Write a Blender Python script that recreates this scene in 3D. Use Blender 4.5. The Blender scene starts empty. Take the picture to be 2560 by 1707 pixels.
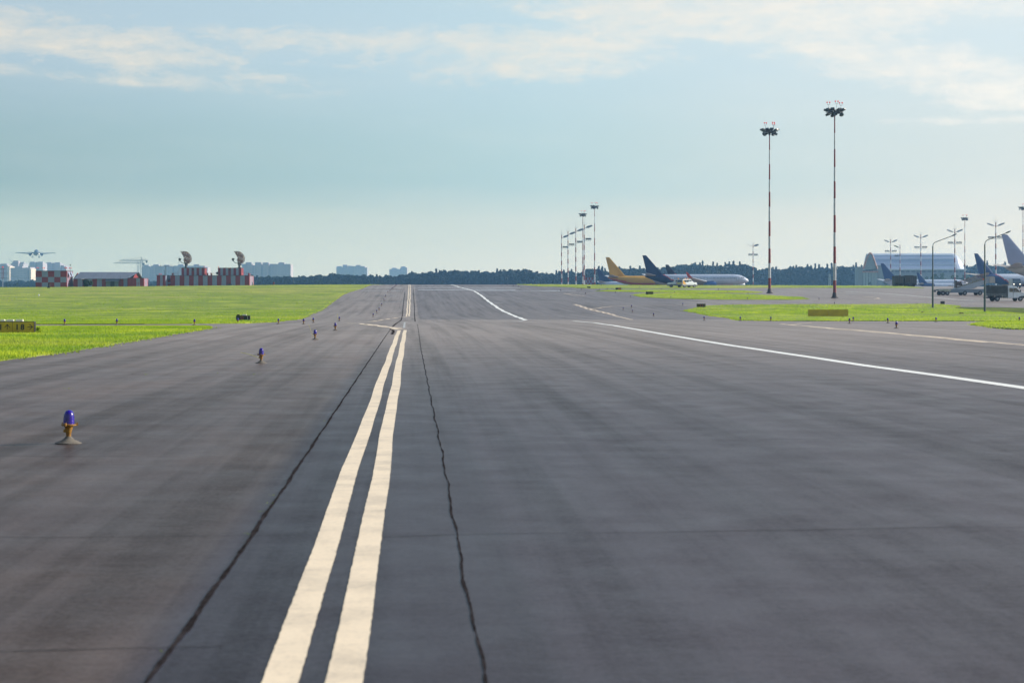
import bpy, bmesh, math, random
import numpy as np
from mathutils import Vector, Matrix
random.seed(7)
RNG = np.random.default_rng(11)
S = bpy.context.scene
COL = S.collection
R = math.radians

# ------------------------------------------------------------------ camera, sky, sun, exposure
F = 3555.0            # focal length in photo pixels (2560 wide)
CU, HV, EYE = 1280.0, 739.0, 1.6
cam_data = bpy.data.cameras.new('camera')
cam_data.sensor_width = 36.0
cam_data.lens = F / 2560.0 * 36.0
cam_data.shift_y = -(853.5 - HV) / 2560.0
cam_data.clip_start = 0.1
cam_data.clip_end = 30000.0
cam_data.dof.use_dof = True
cam_data.dof.focus_distance = 75.0
cam_data.dof.aperture_fstop = 3.6
cam = bpy.data.objects.new('camera', cam_data)
cam.location = (0, 0, EYE)
cam.rotation_euler = (R(90), 0, 0)
COL.objects.link(cam)
S.camera = cam

SUN_AZ, SUN_EL = 74.0, 23.0      # degrees clockwise from the view direction, above the horizon
sun_data = bpy.data.lights.new('sun', 'SUN')
sun_data.energy = 4.6
sun_data.angle = R(0.6)
sun_data.color = (1.0, 0.90, 0.76)
sun = bpy.data.objects.new('sun', sun_data)
sd = Vector((math.sin(R(SUN_AZ)) * math.cos(R(SUN_EL)), math.cos(R(SUN_AZ)) * math.cos(R(SUN_EL)), math.sin(R(SUN_EL))))
sun.rotation_euler = sd.to_track_quat('Z', 'Y').to_euler()
sun.location = (60, 0, 60)
COL.objects.link(sun)

S.view_settings.view_transform = 'Standard'
S.view_settings.look = 'None'
S.view_settings.exposure = 0.75
S.view_settings.gamma = 1.0
HAZE, HAZE_COL, HAZE_FAR, HAZE_TOP = 0.00021, (0.26, 0.54, 0.94, 1), 3400.0, 112.0   # the air over the field
HAZE_J = ((0.198, 0.408, 0.667), (0.316, 0.627, 0.99))      # what a thick layer of that air looks like from the camera
S.cycles.use_denoising = True
S.cycles.max_bounces = 6
S.cycles.volume_bounces = 1
S.cycles.transparent_max_bounces = 8
S.cycles.caustics_reflective = False
S.cycles.caustics_refractive = False

class NG:
    """small helper for node trees"""
    def __init__(s, tree):
        s.t = tree; s.n = tree.nodes; s.l = tree.links
    def new(s, kind, **kw):
        n = s.n.new(kind)
        for k, v in kw.items(): setattr(n, k, v)
        return n
    def put(s, sock, v):
        if hasattr(v, 'is_linked') or hasattr(v, 'links'): s.l.new(v, sock)
        else: sock.default_value = v
    def math(s, op, a, b=0.0, c=None, clamp=False):
        n = s.new('ShaderNodeMath', operation=op, use_clamp=clamp)
        s.put(n.inputs[0], a); s.put(n.inputs[1], b)
        if c is not None: s.put(n.inputs[2], c)
        return n.outputs[0]
    def mix(s, f, a, b, blend='MIX'):
        n = s.new('ShaderNodeMix', data_type='RGBA', blend_type=blend)
        s.put(n.inputs[0], f)
        for i, v in ((6, a), (7, b)):
            if isinstance(v, tuple): v = (*v[:3], 1.0)
            s.put(n.inputs[i], v)
        return n.outputs[2]
    def rng(s, v, a, b, c=0.0, d=1.0, smooth=True):
        n = s.new('ShaderNodeMapRange', interpolation_type='SMOOTHSTEP' if smooth else 'LINEAR')
        for i, x in enumerate((v, a, b, c, d)): s.put(n.inputs[i], x)
        return n.outputs[0]
    def xyz(s, x, y, z):
        n = s.new('ShaderNodeCombineXYZ')
        for i, v in enumerate((x, y, z)): s.put(n.inputs[i], v)
        return n.outputs[0]
    def noise(s, vec, scale, detail=4.0, rough=0.55, out=0, dist=0.0):
        n = s.new('ShaderNodeTexNoise')
        s.l.new(vec, n.inputs['Vector'])
        n.inputs['Scale'].default_value = scale; n.inputs['Detail'].default_value = detail
        n.inputs['Roughness'].default_value = rough; n.inputs['Distortion'].default_value = dist
        return n.outputs[out]
    def mapping(s, vec, loc=(0, 0, 0), rot=(0, 0, 0), scale=(1, 1, 1), kind='POINT'):
        n = s.new('ShaderNodeMapping', vector_type=kind)
        s.l.new(vec, n.inputs[0])
        n.inputs[1].default_value = loc; n.inputs[2].default_value = rot; n.inputs[3].default_value = scale
        return n.outputs[0]

def build_world():
    w = bpy.data.worlds.new('World'); S.world = w; w.use_nodes = True
    g = NG(w.node_tree); g.n.clear()
    sky = g.new('ShaderNodeTexSky', sky_type='NISHITA')
    sky.sun_disc = False
    sky.sun_elevation = R(SUN_EL); sky.sun_rotation = R(SUN_AZ)
    sky.air_density = 1.15; sky.dust_density = 1.6; sky.ozone_density = 1.6; sky.altitude = 100
    tc = g.new('ShaderNodeTexCoord')
    sep = g.new('ShaderNodeSeparateXYZ'); g.l.new(tc.outputs['Generated'], sep.inputs[0])
    x, y, z = sep.outputs
    az = g.math('ARCTAN2', x, y)                  # radians, + to the right of the runway heading
    el = g.math('ARCSINE', z)
    p = g.xyz(az, el, 0.0)
    def blob(u, v, a, b, rot=0.0):                # a cloud bank, centred and sized in degrees-like sky units
        m = g.mapping(p, ((u - CU) / F, (HV - v) / F, 0), (0, 0, R(rot)), (a / F, b / F, 1), 'TEXTURE')
        t = g.new('ShaderNodeTexGradient', gradient_type='SPHERICAL'); g.l.new(m, t.inputs[0])
        return t.outputs['Fac']
    def total(items):
        acc = None
        for it in items:
            k = it[-1]; b = g.math('MULTIPLY', blob(*it[:-1]), k)
            acc = b if acc is None else g.math('ADD', acc, b)
        return acc
    wisps = total([
        (-20, 110, 620, 120, -4, .9), (430, 170, 480, 62, -9, .8), (330, 228, 380, 24, -2, .7), (60, 212, 130, 22, 0, .7),
        (900, 122, 760, 60, 1, .9), (1440, 125, 520, 105, 6, 1.0), (1250, 180, 500, 34, 0, .45), (560, 4, 300, 26, -3, .8),
        (1700, 40, 760, 75, -5, .9), (1980, 100, 620, 62, -9, .9), (2350, 60, 620, 70, -4, .7), (2230, 190, 560, 75, -11, .8),
        (2500, 260, 420, 80, -9, .8), (2380, 326, 300, 16, -1, .6), (2100, 5, 700, 40, 0, .5)])
    warp = g.noise(g.mapping(p, scale=(9, 24, 1)), 1.0, 4.0, 0.55, out=1)
    wv = g.new('ShaderNodeVectorMath', operation='MULTIPLY_ADD')
    g.l.new(warp, wv.inputs[0]); wv.inputs[1].default_value = (0.06, 0.016, 0); g.l.new(p, wv.inputs[2])
    lump = g.noise(g.mapping(wv.outputs[0], loc=(3.7, 1.2, 0), rot=(0, 0, R(-5)), scale=(9, 42, 1)), 1.0, 12.0, 0.62)
    puff = g.noise(g.mapping(wv.outputs[0], rot=(0, 0, R(4)), scale=(48, 105, 1)), 1.0, 12.0, 0.66)
    tex = g.math('ADD', g.math('MULTIPLY', g.math('SUBTRACT', lump, 0.5), 2.6), g.math('MULTIPLY', g.math('SUBTRACT', puff, 0.5), 2.3))
    wm = g.math('MINIMUM', g.rng(wisps, 0.0, 0.85, 0.0, 1.0, False), 1.0)
    dens = g.rng(g.math('ADD', g.math('MULTIPLY', wm, 0.80), tex), 0.26, 1.25, 0, 1, False)
    dens = g.math('MULTIPLY', dens, g.rng(wisps, 0.0, 0.25))
    soft = g.rng(wisps, 0.02, 1.1)                                   # the thin veil the wisps sit in
    veil = g.rng(g.noise(g.mapping(p, rot=(0, 0, R(-8)), scale=(5, 26, 1)), 1.0, 6.0, 0.55), 0.40, 0.75)
    # the air itself: a bluish band higher up, a paler haze bank below 4 degrees, brighter towards the sun
    side = g.rng(az, -0.36, 0.36, 0, 1, False)
    def tri(a, b, c): return g.mix(g.rng(az, 0.0, 0.34, 0, 1, False), g.mix(g.rng(az, -0.35, 0.02, 0, 1, False), a, b), c)
    air_hi = tri((0.31, 0.47, 0.52), (0.47, 0.655, 0.70), (0.68, 0.755, 0.755))
    top = tri((0.44, 0.58, 0.68), (0.53, 0.70, 0.78), (0.68, 0.79, 0.83))
    air_hi = g.mix(g.rng(el, 0.09, 0.175), air_hi, top)
    edge = g.math('ADD', el, g.math('MULTIPLY', g.math('SUBTRACT', g.noise(g.mapping(p, scale=(3, 40, 1)), 1.0, 5.0, .6), 0.5), 0.022))
    bank = g.rng(edge, 0.048, 0.080)
    air_lo = g.mix(g.rng(el, 0.0, 0.065), tri((0.56, 0.67, 0.66), (0.74, 0.79, 0.77), (0.80, 0.82, 0.79)), tri((0.47, 0.60, 0.60), (0.60, 0.71, 0.71), (0.77, 0.79, 0.765)))
    air = g.mix(bank, air_lo, air_hi)
    haze_c = tri((0.50, 0.60, 0.64), (0.66, 0.76, 0.77), (0.80, 0.83, 0.81))
    air = g.mix(g.math('MULTIPLY', veil, 0.22), air, haze_c)
    air = g.mix(g.math('MULTIPLY', soft, 0.42), air, haze_c)
    cloud = tri((0.76, 0.73, 0.66), (0.82, 0.80, 0.73), (0.93, 0.91, 0.85))
    col = g.mix(g.math('MULTIPLY', dens, 0.95), air, cloud)
    # the hazy hemisphere in front; elsewhere the Nishita sky shows with only a thin veil
    nish = g.new('ShaderNodeVectorMath', operation='SCALE'); g.l.new(sky.outputs[0], nish.inputs[0]); nish.inputs['Scale'].default_value = 1.0
    low = g.rng(el, 0.22, 0.75)
    front = g.mix(0.0, col, col)
    # seen through the haze layer over the field the low sky loses exp(-density * path) of its light and gains air light:
    # the values above are the sky as seen through it, so take the layer out again
    path = g.math('MINIMUM', HAZE_FAR, g.math('DIVIDE', HAZE_TOP - EYE, g.math('MAXIMUM', z, 0.001)))
    T = g.math('EXPONENT', g.math('MULTIPLY', path, -HAZE))
    inv = g.math('DIVIDE', 1.0, T)
    sc1 = g.new('ShaderNodeVectorMath', operation='SCALE'); g.l.new(front, sc1.inputs[0]); g.l.new(inv, sc1.inputs['Scale'])
    sc2 = g.new('ShaderNodeVectorMath', operation='SCALE'); g.l.new(g.mix(side, HAZE_J[0], HAZE_J[1]), sc2.inputs[0]); g.l.new(g.math('SUBTRACT', inv, 1.0), sc2.inputs['Scale'])
    sb = g.new('ShaderNodeVectorMath', operation='SUBTRACT'); g.l.new(sc1.outputs[0], sb.inputs[0]); g.l.new(sc2.outputs[0], sb.inputs[1])
    mx = g.new('ShaderNodeVectorMath', operation='MAXIMUM'); g.l.new(sb.outputs[0], mx.inputs[0]); mx.inputs[1].default_value = (.02, .02, .02)
    front = mx.outputs[0]
    scaled = g.new('ShaderNodeVectorMath', operation='SCALE'); g.l.new(front, scaled.inputs[0]); scaled.inputs["Scale"].default_value = 6.1
    out = g.mix(g.math('ADD', g.math('MULTIPLY', low, 0.9), 0.06), scaled.outputs[0], nish.outputs[0])
    bg = g.new('ShaderNodeBackground'); g.l.new(out, bg.inputs[0]); bg.inputs[1].default_value = 0.10
    wo = g.new('ShaderNodeOutputWorld'); g.l.new(bg.outputs[0], wo.inputs[0])
build_world()

# ------------------------------------------------------------------ tags, materials
def tag(o, label=None, cat=None, group=None, kind=None):
    if label: o['label'] = label
    if cat: o['category'] = cat
    if group: o['group'] = group
    if kind: o['kind'] = kind
    return o

def empty(name, loc, rz=0.0, label=None, cat=None, group=None):
    o = bpy.data.objects.new(name, None); COL.objects.link(o)
    o.empty_display_size = 0.3
    o.location = loc; o.rotation_euler = (0, 0, rz)
    return tag(o, label, cat, group)

def copy_tree(o, parent=None):
    c = o.copy(); COL.objects.link(c)
    if parent is not None: c.parent = parent
    for ch in list(o.children): copy_tree(ch, c)
    return c

MATS = {}
def mat(name, col, rough=0.6, metal=0.0, var=0.12, scale=3.0, col2=None, spec=0.5, bump=0.0, emit=None, estr=0.0, stretch=(1, 1, 1), coat=0.0):
    """a painted / worn surface: base colour broken up by two scales of noise"""
    if name in MATS: return MATS[name]
    m = bpy.data.materials.new(name); m.use_nodes = True
    g = NG(m.node_tree); b = g.n['Principled BSDF']
    tc = g.new('ShaderNodeTexCoord')
    v = g.mapping(tc.outputs['Object'], scale=stretch)
    n1 = g.noise(v, scale, 5.0); n2 = g.noise(v, scale * 9, 3.0)
    f = g.math('ADD', g.math('MULTIPLY', n1, 0.7), g.math('MULTIPLY', n2, 0.3))
    f = g.rng(f, 0.3, 0.7)
    dark = col2 or tuple(c * (1 - 2 * var) for c in col)
    light = tuple(min(1.0, c * (1 + var)) for c in col)
    g.l.new(g.mix(f, dark, light), b.inputs['Base Color'])
    g.l.new(g.rng(n2, 0.2, 0.8, max(0.05, rough - 0.1), min(1.0, rough + 0.1), False), b.inputs['Roughness'])
    b.inputs['Metallic'].default_value = metal
    b.inputs['Specular IOR Level'].default_value = spec
    if coat: b.inputs['Coat Weight'].default_value = coat
    if bump:
        bp = g.new('ShaderNodeBump'); g.l.new(n2, bp.inputs['Height']); bp.inputs['Strength'].default_value = bump
        bp.inputs['Distance'].default_value = 0.02; g.l.new(bp.outputs[0], b.inputs['Normal'])
    if emit:
        b.inputs['Emission Color'].default_value = (*emit, 1); b.inputs['Emission Strength'].default_value = estr
    MATS[name] = m
    return m

# ------------------------------------------------------------------ mesh builder
class MB:
    def __init__(s): s.v = []; s.f = []; s.m = []
    def add(s, vs, fs, mi=0):
        n = len(s.v); s.v += [tuple(p) for p in vs]
        for f in fs: s.f.append([i + n for i in f]); s.m.append(mi)
        return s
    def box(s, c, d, mi=0, rot=None):
        x, y, z = (k / 2 for k in d)
        vs = [Vector((sx * x, sy * y, sz * z)) for sz in (-1, 1) for sy in (-1, 1) for sx in (-1, 1)]
        if rot is not None:
            mt = rot if isinstance(rot, Matrix) else Matrix.Rotation(rot, 3, 'Z'); vs = [mt @ p for p in vs]
        c = Vector(c)
        return s.add([p + c for p in vs], [(0, 2, 3, 1), (4, 5, 7, 6), (0, 1, 5, 4), (2, 6, 7, 3), (0, 4, 6, 2), (1, 3, 7, 5)], mi)
    def lo_hi(s, a, b, mi=0):
        return s.box([(p + q) / 2 for p, q in zip(a, b)], [abs(q - p) for p, q in zip(a, b)], mi)
    def tube(s, a, b, r0, r1=None, n=10, mi=0, cap=True):
        a, b = Vector(a), Vector(b); r1 = r0 if r1 is None else r1
        d = (b - a).normalized(); u = d.orthogonal().normalized(); w = d.cross(u)
        vs = [a + (u * math.cos(t) + w * math.sin(t)) * r0 for t in [2 * math.pi * i / n for i in range(n)]]
        vs += [b + (u * math.cos(t) + w * math.sin(t)) * r1 for t in [2 * math.pi * i / n for i in range(n)]]
        fs = [(i, (i + 1) % n, n + (i + 1) % n, n + i) for i in range(n)]
        if cap: fs += [tuple(range(n))[::-1], tuple(range(n, 2 * n))]
        return s.add(vs, fs, mi)
    def path(s, pts, r, n=8, mi=0):
        for a, b in zip(pts[:-1], pts[1:]): s.tube(a, b, r, r, n, mi)
        return s
    def lathe(s, prof, n=20, mi=0, c=(0, 0, 0), cap=True):
        cx, cy, cz = c; vs = []
        for r, z in prof: vs += [(cx + r * math.cos(2 * math.pi * i / n), cy + r * math.sin(2 * math.pi * i / n), cz + z) for i in range(n)]
        fs = [(k * n + i, k * n + (i + 1) % n, (k + 1) * n + (i + 1) % n, (k + 1) * n + i) for k in range(len(prof) - 1) for i in range(n)]
        if cap: fs += [tuple(range(n))[::-1], tuple(range((len(prof) - 1) * n, len(prof) * n))]
        return s.add(vs, fs, mi)
    def prism(s, pts, ax, a, b, mi=0):
        """polygon pts (2-D) extruded along axis ax (0,1,2) from a to b"""
        def P(p, t):
            q = list(p); q.insert(ax, t); return tuple(q)
        n = len(pts); vs = [P(p, a) for p in pts] + [P(p, b) for p in pts]
        fs = [(i, (i + 1) % n, n + (i + 1) % n, n + i) for i in range(n)] + [tuple(range(n))[::-1], tuple(range(n, 2 * n))]
        return s.add(vs, fs, mi)
    def sphere(s, c, r, n=10, mi=0, sq=1.0):
        return s.lathe([(max(r * math.sin(math.pi * k / n), 1e-4), -r * sq * math.cos(math.pi * k / n)) for k in range(n + 1)], 2 * n, mi, c)
    def build(s, name, mats, parent=None, loc=None, smooth=False, bevel=0.0):
        me = bpy.data.meshes.new(name); me.from_pydata(s.v, [], s.f)
        mats = mats if isinstance(mats, (list, tuple)) else [mats]
        for m in mats: me.materials.append(m)
        me.polygons.foreach_set('material_index', s.m)
        bm = bmesh.new(); bm.from_mesh(me); bmesh.ops.recalc_face_normals(bm, faces=bm.faces); bm.to_mesh(me); bm.free()
        if smooth:
            for p in me.polygons: p.use_smooth = True
            me.set_sharp_from_angle(angle=R(40))
        o = bpy.data.objects.new(name, me); COL.objects.link(o)
        if parent is not None: o.parent = parent
        if loc is not None: o.location = loc
        if bevel:
            bv = o.modifiers.new('bevel', 'BEVEL'); bv.width = bevel; bv.segments = 2; bv.limit_method = 'ANGLE'
        return o

# ------------------------------------------------------------------ the lie of the land
PROF = [(-400, 0), (0, 0), (55, 0), (75, -.06), (90, -.2), (120, -.48), (150, -.58), (175, -.3), (200, .35), (230, 1.1), (260, 1.98),
        (300, 3.15), (330, 3.92), (350, 4.28), (375, 4.45), (400, 4.45), (440, 4.3), (540, 4.0), (700, 3.6), (900, 3.4), (1500, 3.0), (9000, 3.0)]
def _pchip(xs, ys):
    h = [b - a for a, b in zip(xs[:-1], xs[1:])]; dl = [(b - a) / k for a, b, k in zip(ys[:-1], ys[1:], h)]
    m = [dl[0]] + [0 if p * q <= 0 else 2 * p * q / (p + q) for p, q in zip(dl[:-1], dl[1:])] + [dl[-1]]
    return m
_px = [p[0] for p in PROF]; _py = [p[1] for p in PROF]; _pm = _pchip(_px, _py)
YS = [-200, -120, -60, -30, -15] + [k * 2.5 for k in range(0, 181)] + [465, 480, 500, 530, 560, 600, 650, 700, 800, 900, 1100, 1400, 1800, 2400, 3300]
XS = [-3300, -2400, -1400, -900, -600, -450] + list(range(-350, 351, 10)) + [450, 600, 900, 1400, 2400, 3300]
def sm(t): t = min(1, max(0, t)); return t * t * (3 - 2 * t)
def _z(x, y):
    y = min(max(y, _px[0]), _px[-1])
    i = max(k for k in range(len(_px) - 1) if _px[k] <= y)
    h = _px[i + 1] - _px[i]; t = (y - _px[i]) / h
    z = (2*t**3 - 3*t*t + 1) * _py[i] + (t**3 - 2*t*t + t) * h * _pm[i] + (-2*t**3 + 3*t*t) * _py[i + 1] + (t**3 - t*t) * h * _pm[i + 1]
    s = sm((y - 200) / 150)
    z -= s * (0.75 * sm((-x - 25) / 110) + 0.25 * sm((x - 8) / 30) + 0.30 * sm((x - 60) / 80))
    return z
ZG = np.array([[_z(x, y) for x in XS] for y in YS])
_XA, _YA = np.array(XS, float), np.array(YS, float)
def hz_arr(x, y):
    x = np.asarray(x, float); y = np.asarray(y, float)
    i = np.clip(np.searchsorted(_XA, x, 'right') - 1, 0, len(XS) - 2); j = np.clip(np.searchsorted(_YA, y, 'right') - 1, 0, len(YS) - 2)
    tx = np.clip((x - _XA[i]) / (_XA[i + 1] - _XA[i]), 0, 1); ty = np.clip((y - _YA[j]) / (_YA[j + 1] - _YA[j]), 0, 1)
    return (ZG[j, i] * (1 - tx) + ZG[j, i + 1] * tx) * (1 - ty) + (ZG[j + 1, i] * (1 - tx) + ZG[j + 1, i + 1] * tx) * ty
def hz(x, y): return float(hz_arr(x, y))
def X(u, d): return (u - CU) * d / F
def Z(v, d): return EYE - (v - HV) * d / F
def V(u, v, d): return Vector((X(u, d), d, Z(v, d)))
def G(u, v):
    """the point of the ground seen at photo position u, v (near side of the crest)"""
    lo, hi = 3.0, 352.0
    row = lambda d: HV + F * (EYE - hz(X(u, d), d)) / d
    if v <= row(hi): return Vector((X(u, hi), hi, hz(X(u, hi), hi)))
    for _ in range(40):
        m = (lo + hi) / 2
        if row(m) > v: lo = m
        else: hi = m
    d = (lo + hi) / 2
    return Vector((X(u, d), d, hz(X(u, d), d)))
def on_ground(u, d): return Vector((X(u, d), d, hz(X(u, d), d)))
# ------------------------------------------------------------------ ground, pavement, verges, markings
def asphalt_material():
    m = bpy.data.materials.new('asphalt'); m.use_nodes = True
    g = NG(m.node_tree); b = g.n['Principled BSDF']
    geo = g.new('ShaderNodeNewGeometry'); P = geo.outputs['Position']
    sep = g.new('ShaderNodeSeparateXYZ'); g.l.new(P, sep.inputs[0]); x, y, z = sep.outputs
    # along-taxiway coordinate system (the double line leans slightly)
    xs = g.math('ADD', x, g.math('MULTIPLY', y, 0.0714))
    q = g.xyz(xs, y, 0.0)
    grain = g.noise(q, 26.0, 4.0, 0.75)
    coarse = g.noise(g.mapping(q, scale=(1, 2.2, 1)), 6.0, 5.0, 0.7)
    agg = g.new('ShaderNodeTexVoronoi'); g.l.new(q, agg.inputs['Vector']); agg.inputs['Scale'].default_value = 75.0
    speck = g.rng(agg.outputs['Distance'], 0.0, 0.55)
    mid = g.noise(q, 1.3, 6.0, 0.62)
    big = g.noise(g.mapping(q, scale=(1, 0.35, 1)), 0.16, 5.0, 0.6)
    strk = g.noise(g.mapping(q, rot=(0, 0, R(-1)), scale=(1.5, 0.022, 1)), 1.0, 6.0, 0.65)   # tyre tracks, along
    curv = g.noise(g.mapping(q, rot=(0, 0, R(2.5)), scale=(0.5, 0.030, 1)), 1.0, 5.0, 0.6)   # tracks turning off right
    lanes = g.noise(g.mapping(q, scale=(0.10, 2.6, 1)), 1.0, 6.0, 0.7)                      # cross-wise laying bands
    rust = g.rng(g.noise(g.mapping(q, loc=(31, 7, 0)), 0.22, 5.0, 0.6), 0.42, 0.72)
    left = g.rng(xs, -1.35, -1.08, 1, 0)
    wig = g.math('MULTIPLY', g.math('SUBTRACT', big, 0.5), 3.0)
    base = g.mix(left, (0.082, 0.066, 0.086), (0.138, 0.098, 0.090))
    strip = g.math('MULTIPLY', g.rng(xs, -1.13, -1.08), g.rng(xs, 0.55, 0.75, 1, 0))
    base = g.mix(g.math('MULTIPLY', strip, 0.55), base, (0.044, 0.037, 0.050))
    # older, browner surface further off, paled with distance to paint in grazing sky reflection; a darker overlay on the main strip beyond it
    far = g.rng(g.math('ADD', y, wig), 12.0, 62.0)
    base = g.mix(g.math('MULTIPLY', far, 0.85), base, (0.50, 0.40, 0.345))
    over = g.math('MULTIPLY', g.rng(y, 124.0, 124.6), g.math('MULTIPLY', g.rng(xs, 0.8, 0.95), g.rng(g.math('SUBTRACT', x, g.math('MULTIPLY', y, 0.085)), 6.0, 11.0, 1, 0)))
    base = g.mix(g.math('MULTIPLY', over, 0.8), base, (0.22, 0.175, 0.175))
    base = g.mix(g.math('MULTIPLY', g.math('MULTIPLY', rust, left), 0.6), base, (0.26, 0.17, 0.13))
    v = g.math('ADD', g.math('MULTIPLY', g.rng(strk, 0.40, 0.64), 0.46), g.math('MULTIPLY', g.rng(curv, 0.45, 0.62), 0.26))
    v = g.math('ADD', v, g.math('MULTIPLY', g.rng(lanes, 0.40, 0.70), 0.11))
    v = g.math('ADD', v, g.math('MULTIPLY', g.rng(big, 0.35, 0.7), 0.22))
    v = g.math('ADD', v, g.math('MULTIPLY', g.rng(mid, 0.35, 0.7), 0.12))
    v = g.math('ADD', v, g.math('MULTIPLY', g.rng(grain, 0.34, 0.66), 0.36))
    v = g.math('ADD', v, g.math('MULTIPLY', g.rng(coarse, 0.34, 0.66), 0.17))
    mulv = g.math('SUBTRACT', 1.72, g.math('MULTIPLY', v, 0.78))
    mulv = g.math('MULTIPLY', mulv, g.rng(speck, 0, 1, 0.86, 1.06, False))
    sc = g.new('ShaderNodeVectorMath', operation='SCALE'); g.l.new(base, sc.inputs[0]); mulv = g.math('MULTIPLY', mulv, 0.36); g.l.new(mulv, sc.inputs['Scale'])
    g.l.new(sc.outputs[0], b.inputs['Base Color'])
    g.l.new(g.rng(mid, 0.3, 0.7, 0.42, 0.52, False), b.inputs['Roughness'])
    g.l.new(g.math('MULTIPLY', g.rng(v, 0.20, 1.20, 0.42, 0.10, False), g.rng(speck, 0, 1, 0.7, 1.1, False)), b.inputs['Specular IOR Level'])
    b.inputs['Specular Tint'].default_value = (1.0, 0.88, 0.92, 1)
    bp = g.new('ShaderNodeBump'); bp.inputs['Strength'].default_value = 0.25; bp.inputs['Distance'].default_value = 0.004
    g.l.new(g.math('ADD', grain, g.math('MULTIPLY', speck, 0.6)), bp.inputs['Height']); g.l.new(bp.outputs[0], b.inputs['Normal'])
    return m

def turf_material(name, lush, dry, dark, straw=0.45, blade=False):
    m = bpy.data.materials.new(name); m.use_nodes = True
    g = NG(m.node_tree); b = g.n['Principled BSDF']
    geo = g.new('ShaderNodeNewGeometry'); P = geo.outputs['Position']
    n1 = g.noise(g.mapping(P, scale=(0.05, 0.12, 0)), 1.0, 6.0, 0.6)
    n2 = g.noise(g.mapping(P, scale=(0.22, 0.30, 0)), 1.0, 5.0, 0.65)
    n3 = g.noise(g.mapping(P, scale=(1.6, 1.6, 0)), 1.0, 4.0, 0.7)
    n4 = g.noise(g.mapping(P, loc=(50, 20, 0), scale=(0.03, 0.09, 0)), 1.0, 5.0, 0.6)
    c = g.mix(g.rng(n2, 0.38, 0.66), dark, lush)
    c = g.mix(g.math('MULTIPLY', g.rng(n4, 0.50, 0.72), straw), c, dry)
    c = g.mix(g.math('MULTIPLY', g.rng(n1, 0.42, 0.62), 0.6), c, dark)
    sepg = g.new('ShaderNodeSeparateXYZ'); g.l.new(P, sepg.inputs[0])
    c = g.mix(g.math('MULTIPLY', g.math('MULTIPLY', g.rng(sepg.outputs[1], 170.0, 340.0), g.rng(n4, 0.40, 0.62)), 0.40), c, dry)
    c = g.mix(g.math('MULTIPLY', g.rng(n3, 0.42, 0.75), 0.30), c, tuple(k * 0.55 for k in dark))
    g.l.new(c, b.inputs['Base Color']); b.inputs['Roughness'].default_value = 0.75; b.inputs['Specular IOR Level'].default_value = 0.2
    if blade:
        tr = g.new('ShaderNodeBsdfTranslucent'); g.l.new(g.mix(0.5, c, g.mix(0.6, c, (0.50, 0.62, 0.03))), tr.inputs[0])
        mx = g.new('ShaderNodeMixShader'); mx.inputs[0].default_value = 0.55
        g.l.new(b.outputs[0], mx.inputs[1]); g.l.new(tr.outputs[0], mx.inputs[2])
        g.l.new(mx.outputs[0], g.n['Material Output'].inputs[0])
    return m

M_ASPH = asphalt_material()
M_TURF = turf_material('turf', (0.32, 0.38, 0.04), (0.44, 0.37, 0.13), (0.13, 0.20, 0.022))
M_BLADE = turf_material('grass_blades', (0.52, 0.60, 0.045), (0.62, 0.52, 0.18), (0.17, 0.32, 0.03), blade=True)

def grid_sheet(name, m, x0, x1, y0, y1, off):
    xs = [x for x in XS if x0 <= x <= x1]; ys = [y for y in YS if y0 <= y <= y1]
    vs = [(x, y, ZG[YS.index(y), XS.index(x)] + off) for y in ys for x in xs]
    n = len(xs); fs = [(j * n + i, j * n + i + 1, (j + 1) * n + i + 1, (j + 1) * n + i) for j in range(len(ys) - 1) for i in range(n - 1)]
    me = bpy.data.meshes.new(name); me.from_pydata(vs, [], fs); me.materials.append(m)
    for p in me.polygons: p.use_smooth = True
    o = bpy.data.objects.new(name, me); COL.objects.link(o)
    return tag(o, kind='structure')
grid_sheet('ground', M_TURF, -3300, 3300, -200, 3300, -0.06)
grid_sheet('taxiway', M_ASPH, -350, 450, -200, 800, 0.0)

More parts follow.
